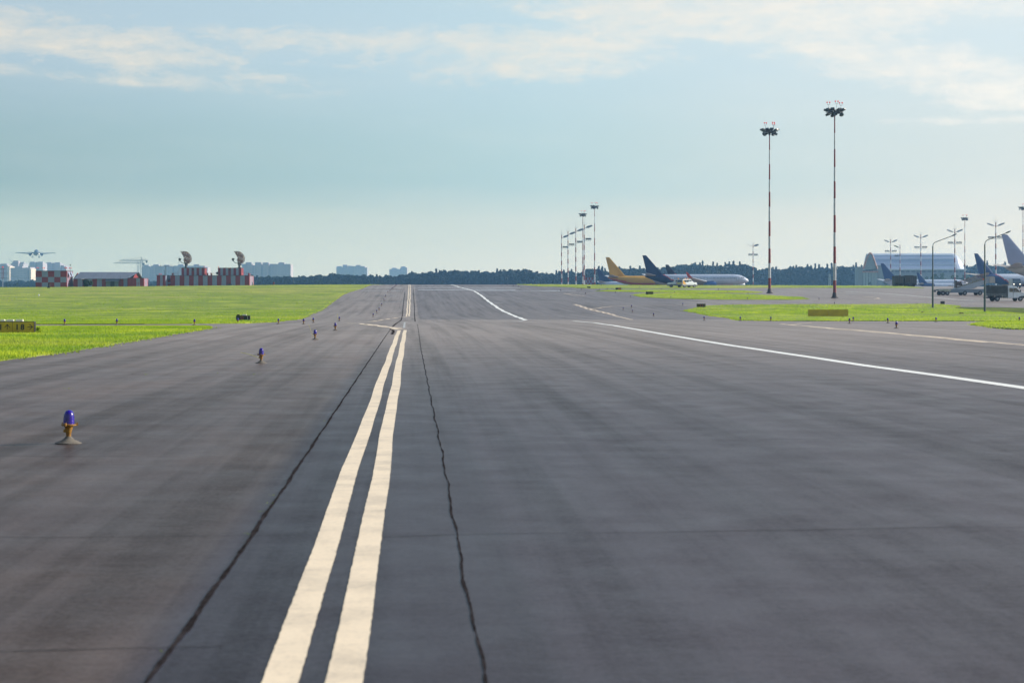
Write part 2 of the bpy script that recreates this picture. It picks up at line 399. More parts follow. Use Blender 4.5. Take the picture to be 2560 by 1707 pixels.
def wobble(poly, amp, step):
    """roughen a closed outline so a turf edge looks grown, not cut"""
    out = []
    for a, b in zip(poly, poly[1:] + poly[:1]):
        n = max(1, int((Vector(b[:2]) - Vector(a[:2])).length / step)); n = min(n, 220)
        for k in range(n):
            t = k / n; j = amp * (random.random() - 0.5) if k else 0
            out.append((a[0] + (b[0] - a[0]) * t + j, a[1] + (b[1] - a[1]) * t + j * 0.7))
    return out
POLYS = []
def turf_patch(name, pts, off=0.05, amp=0.25, step=1.2, label=None):
    poly = wobble([(p[0], p[1]) for p in pts], amp, step)
    POLYS.append(np.array(poly))
    bm = bmesh.new()
    f = bm.faces.new([bm.verts.new((x, y, 0)) for x, y in poly])
    bmesh.ops.triangulate(bm, faces=[f])
    y0, y1 = min(p[1] for p in poly), max(p[1] for p in poly); x0, x1 = min(p[0] for p in poly), max(p[0] for p in poly)
    for y in YS:
        if y0 < y < y1: bmesh.ops.bisect_plane(bm, geom=bm.verts[:] + bm.edges[:] + bm.faces[:], dist=1e-5, plane_co=(0, y, 0), plane_no=(0, 1, 0))
    for x in XS[::2]:
        if x0 < x < x1: bmesh.ops.bisect_plane(bm, geom=bm.verts[:] + bm.edges[:] + bm.faces[:], dist=1e-5, plane_co=(x, 0, 0), plane_no=(1, 0, 0))
    for v in bm.verts: v.co.z = hz(v.co.x, v.co.y) + off
    be = [e for e in bm.edges if e.is_boundary]
    r = bmesh.ops.extrude_edge_only(bm, edges=be)
    for v in r['geom']:
        if isinstance(v, bmesh.types.BMVert): v.co.z -= off + 0.1
    bmesh.ops.recalc_face_normals(bm, faces=bm.faces)
    me = bpy.data.meshes.new(name); bm.to_mesh(me); bm.free(); me.materials.append(M_TURF)
    o = bpy.data.objects.new(name, me); COL.objects.link(o)
    return tag(o, kind='structure')
def gp(*uv): return [tuple(G(u, v)[:2]) for u, v in uv]
# left field, up to and over the crest
e = gp((930, 709), (903, 721.6), (872, 730), (855, 737), (841, 747), (826, 758), (812, 770), (796, 778.5), (774, 786), (752, 795.6), (734, 800),
       (700, 802.5), (684, 805.6), (610, 808.6), (480, 810.0), (360, 810.8), (86, 811.4), (0, 811.4))
PL = e + [(-70, e[-1][1]), (-340, e[-1][1] + 2), (-340, 520), (-36, 520), (-33, 400)]
turf_patch('grass_verge', PL)
e = gp((515, 814.4), (527, 817.6), (522, 822), (480, 828), (437, 835), (394, 842.6), (354, 849), (280, 861), (196, 876), (100, 889), (0, 902))
f0 = gp((0, 815.4), (200, 815.1), (360, 814.7))
turf_patch('grass_verge', e + [(-20, 30.5), (-34, 27), (-120, 20), (-120, f0[0][1])] + f0, off=0.015)
# right islands, nearest first
IA = gp((1709.5, 777.5), (1740, 781.6), (1774, 789), (1825, 795), (1850, 801.5), (1944, 802.7), (2200, 802.9), (2560, 803.2)) 
IA2 = gp((2560, 785), (2484, 778.7), (2429, 775.5), (2385, 771.5), (2397, 765), (2350, 761.5), (2310, 760), (2180, 761.4), (2046, 761), (1910, 762), (1808, 763.2), (1757, 766))
turf_patch('grass_verge', IA + [(70, IA[-1][1]), (130, IA[-1][1] + 3), (130, IA2[0][1] - 4), (75, IA2[0][1] - 2)] + IA2)
e = gp((2434, 813), (2462, 816), (2487, 820.4), (2520, 823), (2560, 824))
f0 = gp((2560, 804.6), (2470, 805.5), (2445, 808))
turf_patch('grass_verge', e + [(60, e[-1][1] - 2), (120, e[-1][1] - 6), (120, f0[0][1]), (60, f0[0][1])] + f0)
turf_patch('grass_verge', gp((1582, 737.4), (1604, 742.5), (1672, 746.6), (1808, 749.3), (1978, 749.7), (2019, 747.8), (2005, 743), (1961, 741), (1876, 736), (1706, 733.3), (1611, 734)), step=2)
turf_patch('grass_verge', gp((1490, 728), (1536, 729.3), (1638, 731.3), (1774, 732.6), (1893, 732.3), (1905, 730.6), (1860, 727.5), (1672, 725.3), (1519, 725.4)), step=2)
e = gp((1296, 711), (1349, 716), (1417, 718), (1480, 721.8), (1600, 722), (1840, 720.7), (1900, 719.8), (2200, 720), (2308, 720))
turf_patch('grass_verge', e + [(96, 360), (98, 420), (20, 440), (2, 380)], step=3)

def strip(name, pts, w, m, off=0.005, rag=0.0, wob=0.0, wave=6.0, step=0.8, fade=0.0, seed=0):
    """a painted line, a mirage band or a crack laid on the pavement along ground points"""
    rr = random.Random(seed + int(abs(pts[0][0]) * 97))
    P = [Vector(p[:2]) for p in pts]; path = [P[0]]
    for a, b in zip(P[:-1], P[1:]):
        n = max(1, min(900, int((b - a).length / step)))
        path += [a.lerp(b, k / n) for k in range(1, n + 1)]
    ph = [rr.uniform(0, 6.28) for _ in range(3)]; s = 0; vs = []; fs = []
    for i, p in enumerate(path):
        t = (path[min(i + 1, len(path) - 1)] - path[max(i - 1, 0)]).normalized(); nrm = Vector((-t.y, t.x))
        if i: s += (p - path[i - 1]).length
        o = wob * (math.sin(s / wave * 6.28 + ph[0]) + 0.5 * math.sin(s / wave * 14.1 + ph[1]) + 0.12 * math.sin(s / wave * 33 + ph[2]))
        ww = w * (1 + 0.02 * rr.uniform(-1, 1)) if w > 0.1 else w * (1 + .22 * math.sin(s * 2.3 + ph[0]) + .22 * math.sin(s * 9.1 + ph[1]) + rr.uniform(-.25, .25))
        for sg in (-1, 1):
            q = p + nrm * (o + sg * ww / 2 + rag * rr.uniform(-1, 1))
            vs.append((q.x, q.y, hz(q.x, q.y) + off + min(0.02, max(0, p.y - 60) * 0.00012)))
        if i: fs.append((2 * i - 2, 2 * i - 1, 2 * i + 1, 2 * i))
    me = bpy.data.meshes.new(name); me.from_pydata(vs, [], fs); me.materials.append(m)
    o = bpy.data.objects.new(name, me); COL.objects.link(o)
    return tag(o, kind='structure')

def paint(name, col, wear):
    m = bpy.data.materials.new(name); m.use_nodes = True
    g = NG(m.node_tree); b = g.n['Principled BSDF']
    geo = g.new('ShaderNodeNewGeometry'); P = geo.outputs['Position']
    n1 = g.noise(P, 2.2, 6.0, 0.65); n2 = g.noise(P, 30.0, 4.0, 0.7); n3 = g.noise(g.mapping(P, scale=(0.4, 4.0, 1)), 1.0, 3.0)
    f = g.math('ADD', g.math('MULTIPLY', g.rng(n1, 0.40, 0.70), 0.5), g.math('MULTIPLY', g.rng(n2, 0.45, 0.75), 0.35))
    f = g.math('MULTIPLY', g.math('ADD', f, g.math('MULTIPLY', g.rng(n3, 0.5, 0.8), 0.3)), wear)
    g.l.new(g.mix(f, col, (0.16, 0.145, 0.135)), b.inputs['Base Color'])
    b.inputs['Roughness'].default_value = 0.55; b.inputs['Specular IOR Level'].default_value = 0.5
    b.inputs['Specular Tint'].default_value = (1.0, 0.88, 0.92, 1)
    bp = g.new('ShaderNodeBump'); bp.inputs['Strength'].default_value = 0.25; bp.inputs['Distance'].default_value = 0.004
    g.l.new(n2, bp.inputs['Height']); g.l.new(bp.outputs[0], b.inputs['Normal'])
    return m
M_CREAM = paint('cream_paint', (0.80, 0.665, 0.485), 0.55)
M_MIRAGE = paint('mirage_band', (0.60, 0.66, 0.72), 0.45)
M_WORN = paint('worn_cream_paint', (0.62, 0.50, 0.38), 0.75)
M_WHITE = paint('white_paint', (0.78, 0.79, 0.76), 0.30)
M_FAINT = paint('faint_white_paint', (0.42, 0.43, 0.43), 0.8)
M_CRACK = mat('tar_crack', (0.034, 0.030, 0.032), 1.0, var=0.3, scale=8, spec=0.0)
M_JOINT = mat('pavement_joint', (0.042, 0.038, 0.042), 1.0, var=0.3, scale=4, spec=0.05)

def ln(x0, d): return (x0 - 0.0714 * d, d)
def mark(pts, w, m, **k): return strip('painted_line_or_mirage', pts, w, m, **k)
mark([ln(-0.545, -25), ln(-0.545, 2.5), ln(-0.545, 30), ln(-0.53, 66.5)], 0.154, M_CREAM, wob=0.008, wave=14, step=0.05, rag=0.002)
mark([ln(-0.270, -25), ln(-0.270, 2.5), ln(-0.268, 30), ln(-0.250, 67)], 0.154, M_CREAM, wob=0.008, wave=14, step=0.05, rag=0.002)
mark([G(1016.5, 791), G(1019, 760), G(1021, 735), G(1022.3, 711.5)], 0.165, M_CREAM, wob=0.025, wave=30)
mark([G(1022.8, 791), G(1024.6, 760), G(1025.5, 735), G(1025.8, 711.5)], 0.165, M_CREAM, wob=0.025, wave=30)
mark(gp((998.5, 823.5), (975, 819), (945, 815), (915, 811.5), (898, 809.2), (868, 808.3)), 0.30, M_CREAM, wob=0.08, wave=6)
mark(gp((1014, 822.5), (985, 819.4), (955, 814.8), (918, 810)), 0.30, M_WORN, wob=0.08, wave=6)
mark(gp((1023, 792), (1000, 793.5), (975, 797), (948, 801), (922, 805)), 0.35, M_WORN, wob=0.1, wave=8)
mark(gp((1010, 820), (1012, 806)), 0.12, M_FAINT); mark(gp((1006, 806), (1020, 805.5)), 0.7, M_FAINT, wob=0.2)
WL = gp((1434, 802.7), (1485, 807), (1546, 816), (1604, 826), (1692.5, 841.5), (1774, 854.8), (1842, 865.6), (1944, 881), (2046, 896), (2180, 916), (2379, 943.5), (2560, 970), (2700, 992), (2900, 1030))
WL += [(9.6, 14.0), (10.8, 8.0), (12.8, 0.0), (17.5, -15.0)]
mark(WL, 0.32, M_WHITE, wob=0.015, wave=14, step=0.15, rag=0.006)
mark(gp((1124.6, 711), (1148, 718), (1186, 728), (1204.6, 740), (1230, 760), (1255.6, 776.5), (1281, 787.5), (1301, 795.2), (1313, 800.5)), 0.42, M_WHITE, wob=0.05, wave=14)
mark(gp((1313, 800.5), (1300, 803), (1281, 804.2)), 0.35, M_FAINT)
mark(gp((1206, 740.5), (1255, 744), (1330, 746), (1400, 748.4)), 0.25, M_FAINT, wob=0.1)
mark(gp((1230, 760), (1256, 757), (1330, 755.5), (1460, 754.4), (1650, 755), (1840, 755.8), (2200, 756.9), (2500, 758)), 0.28, M_FAINT, wob=0.1)
mark(gp((1434, 761), (1452, 767), (1472, 774), (1500, 780), (1530, 787), (1556, 794), (1580, 799.5)), 0.34, M_WORN, wob=0.08)
mark(gp((1440, 761), (1460, 767.5), (1480, 773.5), (1512, 781), (1540, 788)), 0.3, M_WORN, wob=0.08)
mark(gp((1471, 773.8), (1500, 770), (1529, 766), (1580, 764.5), (1645, 763.8), (1740, 763)), 0.36, M_WORN, wob=0.08)
mark(gp((1492, 733.6), (1440, 733), (1410, 733.8), (1430, 737), (1461, 740)), 0.5, M_WORN, wob=0.05)
mark(gp((1951, 809.5), (1995, 814), (2080, 820.7), (2180, 828), (2246, 834.5), (2346, 843), (2462, 854.4), (2560, 862), (2700, 876)), 0.34, M_WORN, wob=0.06)
mark(gp((1962, 811.8), (2080, 822.2), (2180, 829.8), (2300, 840.5), (2462, 856)), 0.2, M_CREAM, wob=0.06)
mark(gp((1978, 810.8), (2029, 807), (2080, 805.2), (2148, 803.9)), 0.3, M_WORN, wob=0.06)
mark(gp((2112, 729.4), (2200, 733.5), (2267, 738.6), (2330, 744), (2390, 749), (2460, 752.8)), 0.5, M_WHITE, wob=0.08, wave=20)
mark(gp((1850, 727), (1950, 728.3), (2060, 731.5), (2160, 736), (2260, 741)), 0.3, M_FAINT, wob=0.1)
mark(gp((2130, 741), (2161, 741.4), (2192, 744.5), (2199, 746.8), (2185, 748.6), (2150, 749)), 0.4, M_WORN, wob=0.03)
mark(gp((1920, 738), (2000, 740.5), (2100, 742)), 0.25, M_FAINT, wob=0.1)
mark(gp((2390, 742), (2480, 744), (2580, 748)), 0.35, M_FAINT, wob=0.1)
for a, b, c, w in ((1035, 1300, 719.2, 2.2), (1045, 1290, 724.6, 2.6), (1150, 1240, 721.8, 1.2), (910, 1008, 720, 1.2), (905, 1006, 727, 1.0), (1036, 1110, 714.5, 1.6), (1190, 1400, 727.2, 1.2), (1340, 1440, 727, 1.2)):  # shimmering sky reflection near the crest, painted as pale bands across the pavement
    mark(gp((a, c + 0.4), ((a + b) / 2, c), (b, c + 0.3)), w, M_MIRAGE, wob=0.15, wave=12, step=0.6)
def crack(pts, w, wob, wave, **k): return strip('pavement_crack', pts, w, M_CRACK, wob=wob*0.6, wave=wave, step=0.06, rag=0.003, off=0.004, **k)
crack([(-1.40, 3.0)] + [G(u, v) for u, v in ((330, 1745), (475, 1560), (640, 1322), (800, 1085), (905, 928), (977, 823))], 0.024, 0.007, 2.9)
crack(gp((977, 823), (990, 809), (1003, 800)), 0.08, 0.04, 3)
crack(gp((1003, 800), (1008, 765), (1012, 730)), 0.07, 0.04, 9)
crack(gp((1232, 1745), (1190, 1600), (1140, 1330), (1103, 1120), (1078, 1000), (1052, 870), (1043, 810)), 0.014, 0.013, 2.6)
crack(gp((1038, 804), (1036, 765), (1033, 722)), 0.07, 0.03, 9)
crack(gp((980, 836), (984, 829), (981, 824)), 0.12, 0.05, 2)
def joint(pts, w=0.035, wob=0.03, wave=3.5): return strip('pavement_joint', pts, w, M_JOINT, wob=wob, wave=wave, step=0.2, off=0.0045)
for pts in (((-20, 1345), (300, 1343), (700, 1336)), ((-20, 1628), (300, 1620), (560, 1612)), ((0, 970), (180, 973), (420, 971), (700, 969)),
            ((-20, 1140), (140, 1142), (420, 1141)), ((880, 1345), (1500, 1330), (2600, 1318)), ((1120, 1103), (1500, 1102), (1900, 1099), (2580, 1090)),
            ((1060, 1030), (1500, 1032), (2000, 1028)), ((1000, 897), (1500, 895), (1900, 893), (2600, 897)), ((860, 938), (600, 936), (300, 934)),
            ((1000, 872), (1400, 871), (1700, 872)), ((970, 732), (1010, 731.5)), ((960, 757), (1005, 756)), ((810, 826), (850, 826.5), (890, 826)),
            ((1036, 803.6), (1150, 803.6), (1290, 804)), ((2200, 815), (2330, 815.5), (2420, 815)), ((330, 936), (360, 928), (372, 926))):
    joint(gp(*pts), 0.04 if pts[0][1] < 900 else 0.008)
# ------------------------------------------------------------------ common paints
RED = mat('red_mast_paint', (0.20, 0.018, 0.016), 0.55, var=0.2, scale=2)
WHT = mat('white_mast_paint', (0.46, 0.49, 0.52), 0.55, var=0.12, scale=2)
BLK = mat('black_metal', (0.018, 0.02, 0.022), 0.5, var=0.2)
GALV = mat('galvanised_steel', (0.30, 0.32, 0.33), 0.45, 0.3, var=0.15)
RUB = mat('tyre_rubber', (0.02, 0.02, 0.021), 0.85, var=0.2)
GLS = mat('dark_glass', (0.02, 0.03, 0.035), 0.08, var=0.1, spec=0.8)
LAMPRED = mat('red_lamp_glass', (0.75, 0.02, 0.01), 0.25, var=0.05, emit=(1.0, 0.06, 0.03), estr=0.12)
ORD = ['nearest', 'second', 'third', 'fourth', 'fifth', 'sixth', 'seventh', 'eighth', 'ninth', 'tenth', 'eleventh', 'twelfth', 'thirteenth', 'fourteenth', 'fifteenth',
       'sixteenth', 'seventeenth', 'eighteenth', 'nineteenth', 'twentieth', 'twenty-first', 'twenty-second', 'twenty-third', 'twenty-fourth', 'twenty-fifth']

# ------------------------------------------------------------------ blue taxiway edge lights
M_LENS = mat('blue_lens', (0.016, 0.003, 0.26), 0.24, var=0.15, scale=10, col2=(0.007, 0.002, 0.10), spec=0.45, coat=0.12)
M_YEL = mat('ochre_cast_iron', (0.26, 0.135, 0.012), 0.6, var=0.3, scale=14, col2=(0.12, 0.05, 0.01))
M_CONC = mat('light_foot', (0.12, 0.108, 0.092), 0.8, var=0.25, scale=20)
def make_edge_light():
    t = empty('taxiway_light', (0, 0, 0))
    MB().lathe([(0.140, 0), (0.140, 0.006), (0.120, 0.016), (0.072, 0.036), (0.042, 0.060), (0.029, 0.076)], 24).build('foot', M_CONC, t, smooth=True)
    b = MB().lathe([(0.028, 0.070), (0.026, 0.095), (0.029, 0.105), (0.034, 0.14), (0.045, 0.180), (0.050, 0.190)], 20)
    b.box((-0.045, 0.01, 0.135), (0.022, 0.03, 0.035))
    b.build('stem', M_YEL, t, smooth=True)
    c = MB().lathe([(0.066, 0.188), (0.078, 0.194), (0.078, 0.206), (0.062, 0.210)], 24)
    for a in (0.4, 2.6, 4.6): c.box((0.086 * math.cos(a), 0.086 * math.sin(a), 0.207), (0.024, 0.02, 0.032), rot=a)
    c.build('collar', M_YEL, t, smooth=True)
    MB().lathe([(0.0585, 0.207), (0.0575, 0.25), (0.056, 0.29), (0.052, 0.318), (0.042, 0.342), (0.026, 0.356), (0.010, 0.361), (0.001, 0.362)], 28).build('lens', M_LENS, t, smooth=True)
    return t
proto_light = make_edge_light(); _first = [True]
def edge_light(u, v, label, group, rz=None):
    o = proto_light if _first[0] else copy_tree(proto_light)
    _first[0] = False
    o.location = G(u, v); o.rotation_euler = (R(random.uniform(-2, 2)), R(random.uniform(-2, 2)), random.uniform(0, 6) if rz is None else rz)
    tag(o, label, 'taxiway light', group)
    return o
LG = 'blue edge lights along the taxiways'
edge_light(171, 1108, 'large blue taxiway light on a pale foot, the one nearest the camera', LG, 0.0)
edge_light(653, 908, 'blue taxiway light with a straw lying against its stem, second nearest the camera', LG, 0.2)
edge_light(788, 849, 'blue taxiway light with a long straw, between the second nearest light and the double line', LG)
edge_light(838.6, 825.8, 'blue taxiway light closest to the bend of the double cream line', LG)
edge_light(759, 810.8, 'blue taxiway light at the grass corner, left of a straw', LG)
edge_light(783.5, 806.8, 'blue taxiway light just right of the one at the grass corner', LG)
edge_light(848.4, 802.9, 'blue taxiway light standing behind the tip of the angled cream line', LG)
for k, (u, v) in enumerate([(933, 792), (942, 782), (947.8, 775.3), (954, 764.3), (960, 752.6), (964, 742), (969.8, 731.6), (975, 727.6), (979, 724), (981, 722.3),
                            (983.4, 720.6), (986.7, 718.6), (989, 716.4), (991, 714.4)]):
    edge_light(u, v, 'blue light, %s of the row climbing to the crest beside the double line' % ORD[k], 'blue lights climbing to the crest')
for (u, v), w in zip([(162, 812.5), (292, 811.8), (485.7, 812.8), (595, 808.5), (695.8, 810.4)],
                     ['first after the yellow direction sign', 'second after the yellow direction sign', 'at the tip of the lower left grass', 'in front of the small dark sign', 'right of the dark sign']):
    edge_light(u, v, 'blue light on the narrow pavement strip, ' + w, LG)
for (u, v), w in zip([(1256.4, 712.7), (1269, 714.4), (1283, 717), (1296.5, 717.8), (1402, 727.2)],
                     ['leftmost of the four on the crest', 'second from the left of the four on the crest', 'third from the left of the four on the crest', 'rightmost of the four on the crest', 'on the pavement below the far striped masts']):
    edge_light(u, v, 'tiny blue light, ' + w, 'blue lights on the crest')
RL = [(1453, 725.5), (1463.6, 735.7), (1498, 727), (1518, 724.5), (1538.4, 733), (1576, 743.5), (1599, 720.4), (1647.6, 730.6), (1654, 724.8), (1677, 746), (1686.4, 733),
      (1742.5, 720.4), (1796, 726), (1819.4, 732.3), (1870.4, 735.7), (1868.4, 749.3)]
for k, (u, v) in enumerate(RL):
    edge_light(u, v, 'small blue light among the far grass strips, %s counted from the left' % ('first' if k == 0 else ORD[k]), 'blue lights among the far grass strips')
for (u, v), w in zip([(1558, 774.8), (1579, 769), (1581, 781), (1634, 791), (1707, 763.6), (1760.5, 801.4), (1850.7, 802.2), (1927, 802.6), (2047.6, 749.3), (2086.4, 761.2), (2123.8, 809.2), (2133, 803.4),
                      (2219.8, 807.7), (2241, 821), (2340, 805), (2548, 803.2)],
                     ['left of the three inside the cream wedge', 'behind the other two inside the cream wedge', 'nearest of three inside the cream wedge', 'alone between wedge and grass island',
                      'beside the dark sign on the grass tip', 'in front of the grass tip', 'at the lower corner of the near grass island', 'on the front edge of the near grass island',
                      'between the two tall masts', 'behind the yellow board on the far edge', 'in front of the yellow board, left of a pair', 'before the yellow board, right of a pair',
                      'behind the nearest light on the right', 'nearest on the right, before the cream line', 'on the grass edge below the left street lamp', 'at the right picture edge']):
    edge_light(u, v, 'blue taxiway light ' + w, 'blue lights around the near grass island')

M_STRAW = mat('straw', (0.62, 0.60, 0.20), 0.6, var=0.2)
def straw(u0, v0, du, dv, lab):
    p = G(u0, v0); d = p.y; k = d / F
    a = Vector((0, 0, 0.02)); b = Vector((du * k, 0.02, -dv * k))
    m = MB(); pts = [a.lerp(b, t) + Vector((0, 0, 0.02 * math.sin(math.pi * t))) for t in (0, .25, .5, .75, 1)]
    r = 0.006 if d < 60 else 0.012
    m.path(pts, r, 5)
    for t in (.3, .55, .8): m.tube(a.lerp(b, t), a.lerp(b, t) + Vector((0.02, 0, 0.03)), r * .6, r * .2, 4)
    o = m.build('grass_stalk', M_STRAW, None, p); tag(o, lab, 'grass stalk', 'dry grass stalks beside the lights')
straw(648, 897, -47, -16, 'long yellow-green straw leaning left from the second nearest blue light')
straw(783, 846, -12, -36, 'straw leaning left behind the third nearest blue light')
straw(752, 803, -4, -14, 'straw beside the blue light at the grass corner')
straw(780, 802, -6, -14, 'straw between the two blue lights by the grass corner')
straw(844, 800, -1, -16, 'upright straw by the light behind the cream line tip')
straw(2116, 800, -6, -14, 'straw sticking up in front of the yellow board')
straw(486, 806, -1, -14, 'straw above the light at the lower grass tip')

# ------------------------------------------------------------------ signs
M_SIGNY = mat('sign_yellow', (0.42, 0.31, 0.012), 0.5, var=0.10, scale=1.5)
M_SIGNK = mat('sign_black', (0.022, 0.021, 0.02), 0.5, var=0.2)
M_PALE = mat('sign_lamp_housing', (0.74, 0.72, 0.66), 0.5, var=0.1)
M_ORG = mat('sign_orange', (0.42, 0.11, 0.02), 0.5, var=0.1)
def lettering(txt, size, loc, parent, m, bold=0.0, name='lettering'):
    c = bpy.data.curves.new(name, 'FONT'); c.body = txt; c.size = size; c.extrude = 0.004; c.offset = bold
    c.materials.append(m)
    c.resolution_u = 4
    tmp = bpy.data.objects.new('tmp', c); COL.objects.link(tmp)
    dg = bpy.context.evaluated_depsgraph_get(); me = bpy.data.meshes.new_from_object(tmp.evaluated_get(dg))
    bpy.data.objects.remove(tmp); bpy.data.curves.remove(c)
    o = bpy.data.objects.new(name, me); COL.objects.link(o); o.parent = parent; o.location = loc; o.rotation_euler = (R(90), 0, 0)
    return o
def panel_part(w, h, t, r=0.03):
    """rounded slab in the x-z plane, standing on z=0"""
    pts = []
    for cx, cz, a0 in ((w - r, r, -90), (w - r, h - r, 0), (r, h - r, 90), (r, r, 180)):
        for k in range(5): a = R(a0 + 22.5 * k); pts.append((cx + r * math.cos(a), cz + r * math.sin(a)))
    return MB().prism(pts, 1, 0, t)
p = G(20, 833.5); d = p.y; k = d / F
sg = empty('direction_sign', (X(-52, d), d, p.z), 0, 'long yellow direction sign reading 1, up arrow, 18, right arrow at the left edge', 'sign')
W, H, z0 = (86 + 52) * k, 27.8 * k, 2 * k
panel_part(W, H, 0.20).build('frame', M_SIGNK, sg, (0, 0, z0))
divx = (31.4 + 52) * k
MB().lo_hi((0.02, -0.008, 0.022), (divx - 0.008, 0.01, H - 0.022)).build('panel', M_SIGNY, sg, (0, 0, z0))
MB().lo_hi((divx + 0.008, -0.008, 0.022), (W - 0.028, 0.01, H - 0.022)).build('panel', M_SIGNY, sg, (0, 0, z0))
sx = lambda u: (u + 52) * k
zt = z0 + H * 0.27
lettering('1', 0.325, (sx(-2.6), -0.013, zt), sg, M_SIGNK, 0.010)
lettering('1', 0.325, (sx(38.2), -0.013, zt), sg, M_SIGNK, 0.010)
lettering('8', 0.325, (sx(51.6), -0.013, zt), sg, M_SIGNK, 0.010)
def arrow(cx, cz, ln_, dr, parent):
    m = MB(); w = 0.026; h = ln_ / 2
    m.box((0, 0, 0), (ln_, 0.008, w))
    for sg_ in (1, -1): m.box((h - 0.062, 0, sg_ * 0.052), (0.19, 0.0072, w), rot=Matrix.Rotation(sg_ * R(42), 3, 'Y'))
    o = m.build('arrow', M_SIGNK, parent, (cx, -0.013, cz)); o.rotation_euler = (0, R(-dr), 0)
    return o
arrow(sx(18.5), zt + 0.115, 0.215, 90, sg)
arrow(sx(75.2), zt + 0.115, 0.225, 0, sg)
for a, b in ((0, 10.5), (15, 32.7), (38, 56)):
    MB().lo_hi((sx(a), 0.04, H + z0), (sx(b), 0.14, H + z0 + 5.2 * k)).build('lamp_housing', M_PALE, sg, bevel=0.01)
MB().lo_hi((sx(-40), 0.05, 0), (sx(-37), 0.1, z0)).lo_hi((sx(30), 0.05, 0), (sx(33), 0.1, z0)).lo_hi((sx(72), 0.05, 0), (sx(75), 0.1, z0)).build('leg', M_SIGNK, sg)

p = G(2070, 793.5); d = p.y; k = d / F
sg = empty('blank_sign', (X(2020.6, d), d, p.z), 0, 'wide blank ochre board on short legs standing on the near grass island', 'sign')
for i in (0, 1):
    x0 = i * 50.3 * k
    panel_part(49.6 * k, 16.8 * k, 0.16, 0.03).build('panel', M_SIGNY, sg, (x0, 0, 3.0 * k))
for q in (13, 36, 63, 86): MB().lo_hi((q * k - 0.03, 0.05, -0.05), (q * k + 0.03, 0.11, 3.1 * k)).build('leg', M_SIGNY, sg)
def small_sign(u0, u1, vt, vb, vg, label, marks, front=M_SIGNK):
    p = G((u0 + u1) / 2, vg); d = p.y; k = d / F
    s = empty('taxiway_sign', (X(u0, d), d, p.z), 0, label, 'sign', 'small dark taxiway signs in the grass')
    w, h, z0 = (u1 - u0) * k, (vb - vt) * k, (vg - vb) * k
    panel_part(w, h, 0.2, 0.04).build('frame', front, s, (0, 0, z0))
    for q in (0.2, 0.8): MB().lo_hi((w * q - 0.03, 0.06, -0.06), (w * q + 0.03, 0.12, z0)).build('leg', M_SIGNK, s)
    for kind, a, b, m in marks:
        if kind == 'panel': MB().lo_hi((w * a, -0.012, z0 + 0.03), (w * b, 0.01, z0 + h - 0.03)).build('panel', m, s)
        elif kind == 'lamp': MB().lo_hi((w * a, 0.04, z0 + h), (w * b, 0.16, z0 + h + 0.10)).build('lamp_housing', m, s)
        else: lettering(kind, h * 0.95, (w * a, -0.018, z0 + h * 0.17), s, m, 0.006)
    return s
M_OLV = mat('sign_olive', (0.085, 0.075, 0.012), 0.5, var=0.1); M_DGRN = mat('sign_dark_green', (0.014, 0.03, 0.02), 0.5, var=0.1)
small_sign(590, 625, 788.8, 799.8, 802.4, 'dark sign with orange ring and white lamp on top, on the left grass edge',
           [('panel', 0.02, 0.26, M_DGRN), ('O', 0.315, 0, M_ORG), ('panel', 0.52, 0.79, M_DGRN), ('panel', 0.82, 0.838, M_PALE), ('lamp', 0.06, 0.25, M_OLV), ('lamp', 0.46, 0.72, M_PALE)])
small_sign(1741.8, 1764, 759.3, 767.5, 769.5, 'small dark sign with reddish 31 on the tip of the near grass island', [('panel', 0.03, 0.22, M_OLV), ('3', 0.30, 0, M_ORG), ('1', 0.55, 0, M_ORG), ('panel', 0.78, 0.97, M_OLV)])
small_sign(1614.8, 1633.3, 728.9, 735.9, 737, 'dark sign with olive panels at the left tip of the middle grass island', [('panel', 0.30, 0.45, M_OLV), ('panel', 0.50, 0.65, M_OLV), ('panel', 0.70, 0.97, M_OLV)])
small_sign(1539, 1553.3, 719.2, 724.2, 725.6, 'black and orange sign in front of the far grass strip', [('panel', 0.46, 0.60, M_ORG), ('panel', 0.64, 0.78, M_ORG), ('panel', 0.82, 0.96, M_ORG)])
small_sign(1468, 1476.3, 716.3, 719.6, 720.4, 'tiny black sign in the far grass under the striped masts', [])
small_sign(2352, 2361.8, 752.8, 760.2, 761.4, 'small black square box sign beyond the grass near the left street lamp', [])

# ------------------------------------------------------------------ street lamps
M_LAMP = mat('lamp_post_paint', (0.05, 0.075, 0.085), 0.5, var=0.15)
def street_lamp(u, v, label):
    p = G(u, v)
    t = empty('street_lamp', p, 0, label, 'street lamp', 'curved-arm street lamps on the right')
    MB().tube((0, 0, -0.1), (0, 0, 3.0), 0.13, 0.12, 12).tube((0, 0, 3.0), (0, 0, 8.1), 0.095, 0.075, 12).build('post', M_LAMP, t, smooth=True)
    pts = [(0, 0, 8.1), (0.03, 0, 8.3), (0.12, 0, 8.48), (0.30, 0, 8.62), (0.6, 0, 8.74), (2.45, 0, 9.42)]
    MB().path(pts, 0.045, 8).build('arm', M_LAMP, t, smooth=True)
    h = MB().sphere((0, 0, 0), 1.0, 6)
    h.v = [(x * 0.42, y * 0.17, z * 0.085) for x, y, z in h.v]
    o = h.build('lamp_head', M_LAMP, t, (2.78, 0, 9.57), smooth=True); o.rotation_euler = (0, R(-24), 0)
street_lamp(2332, 770, 'curved-arm street lamp whose foot stands on the grass left of the small black box')
street_lamp(2462, 780, 'curved-arm street lamp in front of the canvas-covered truck')

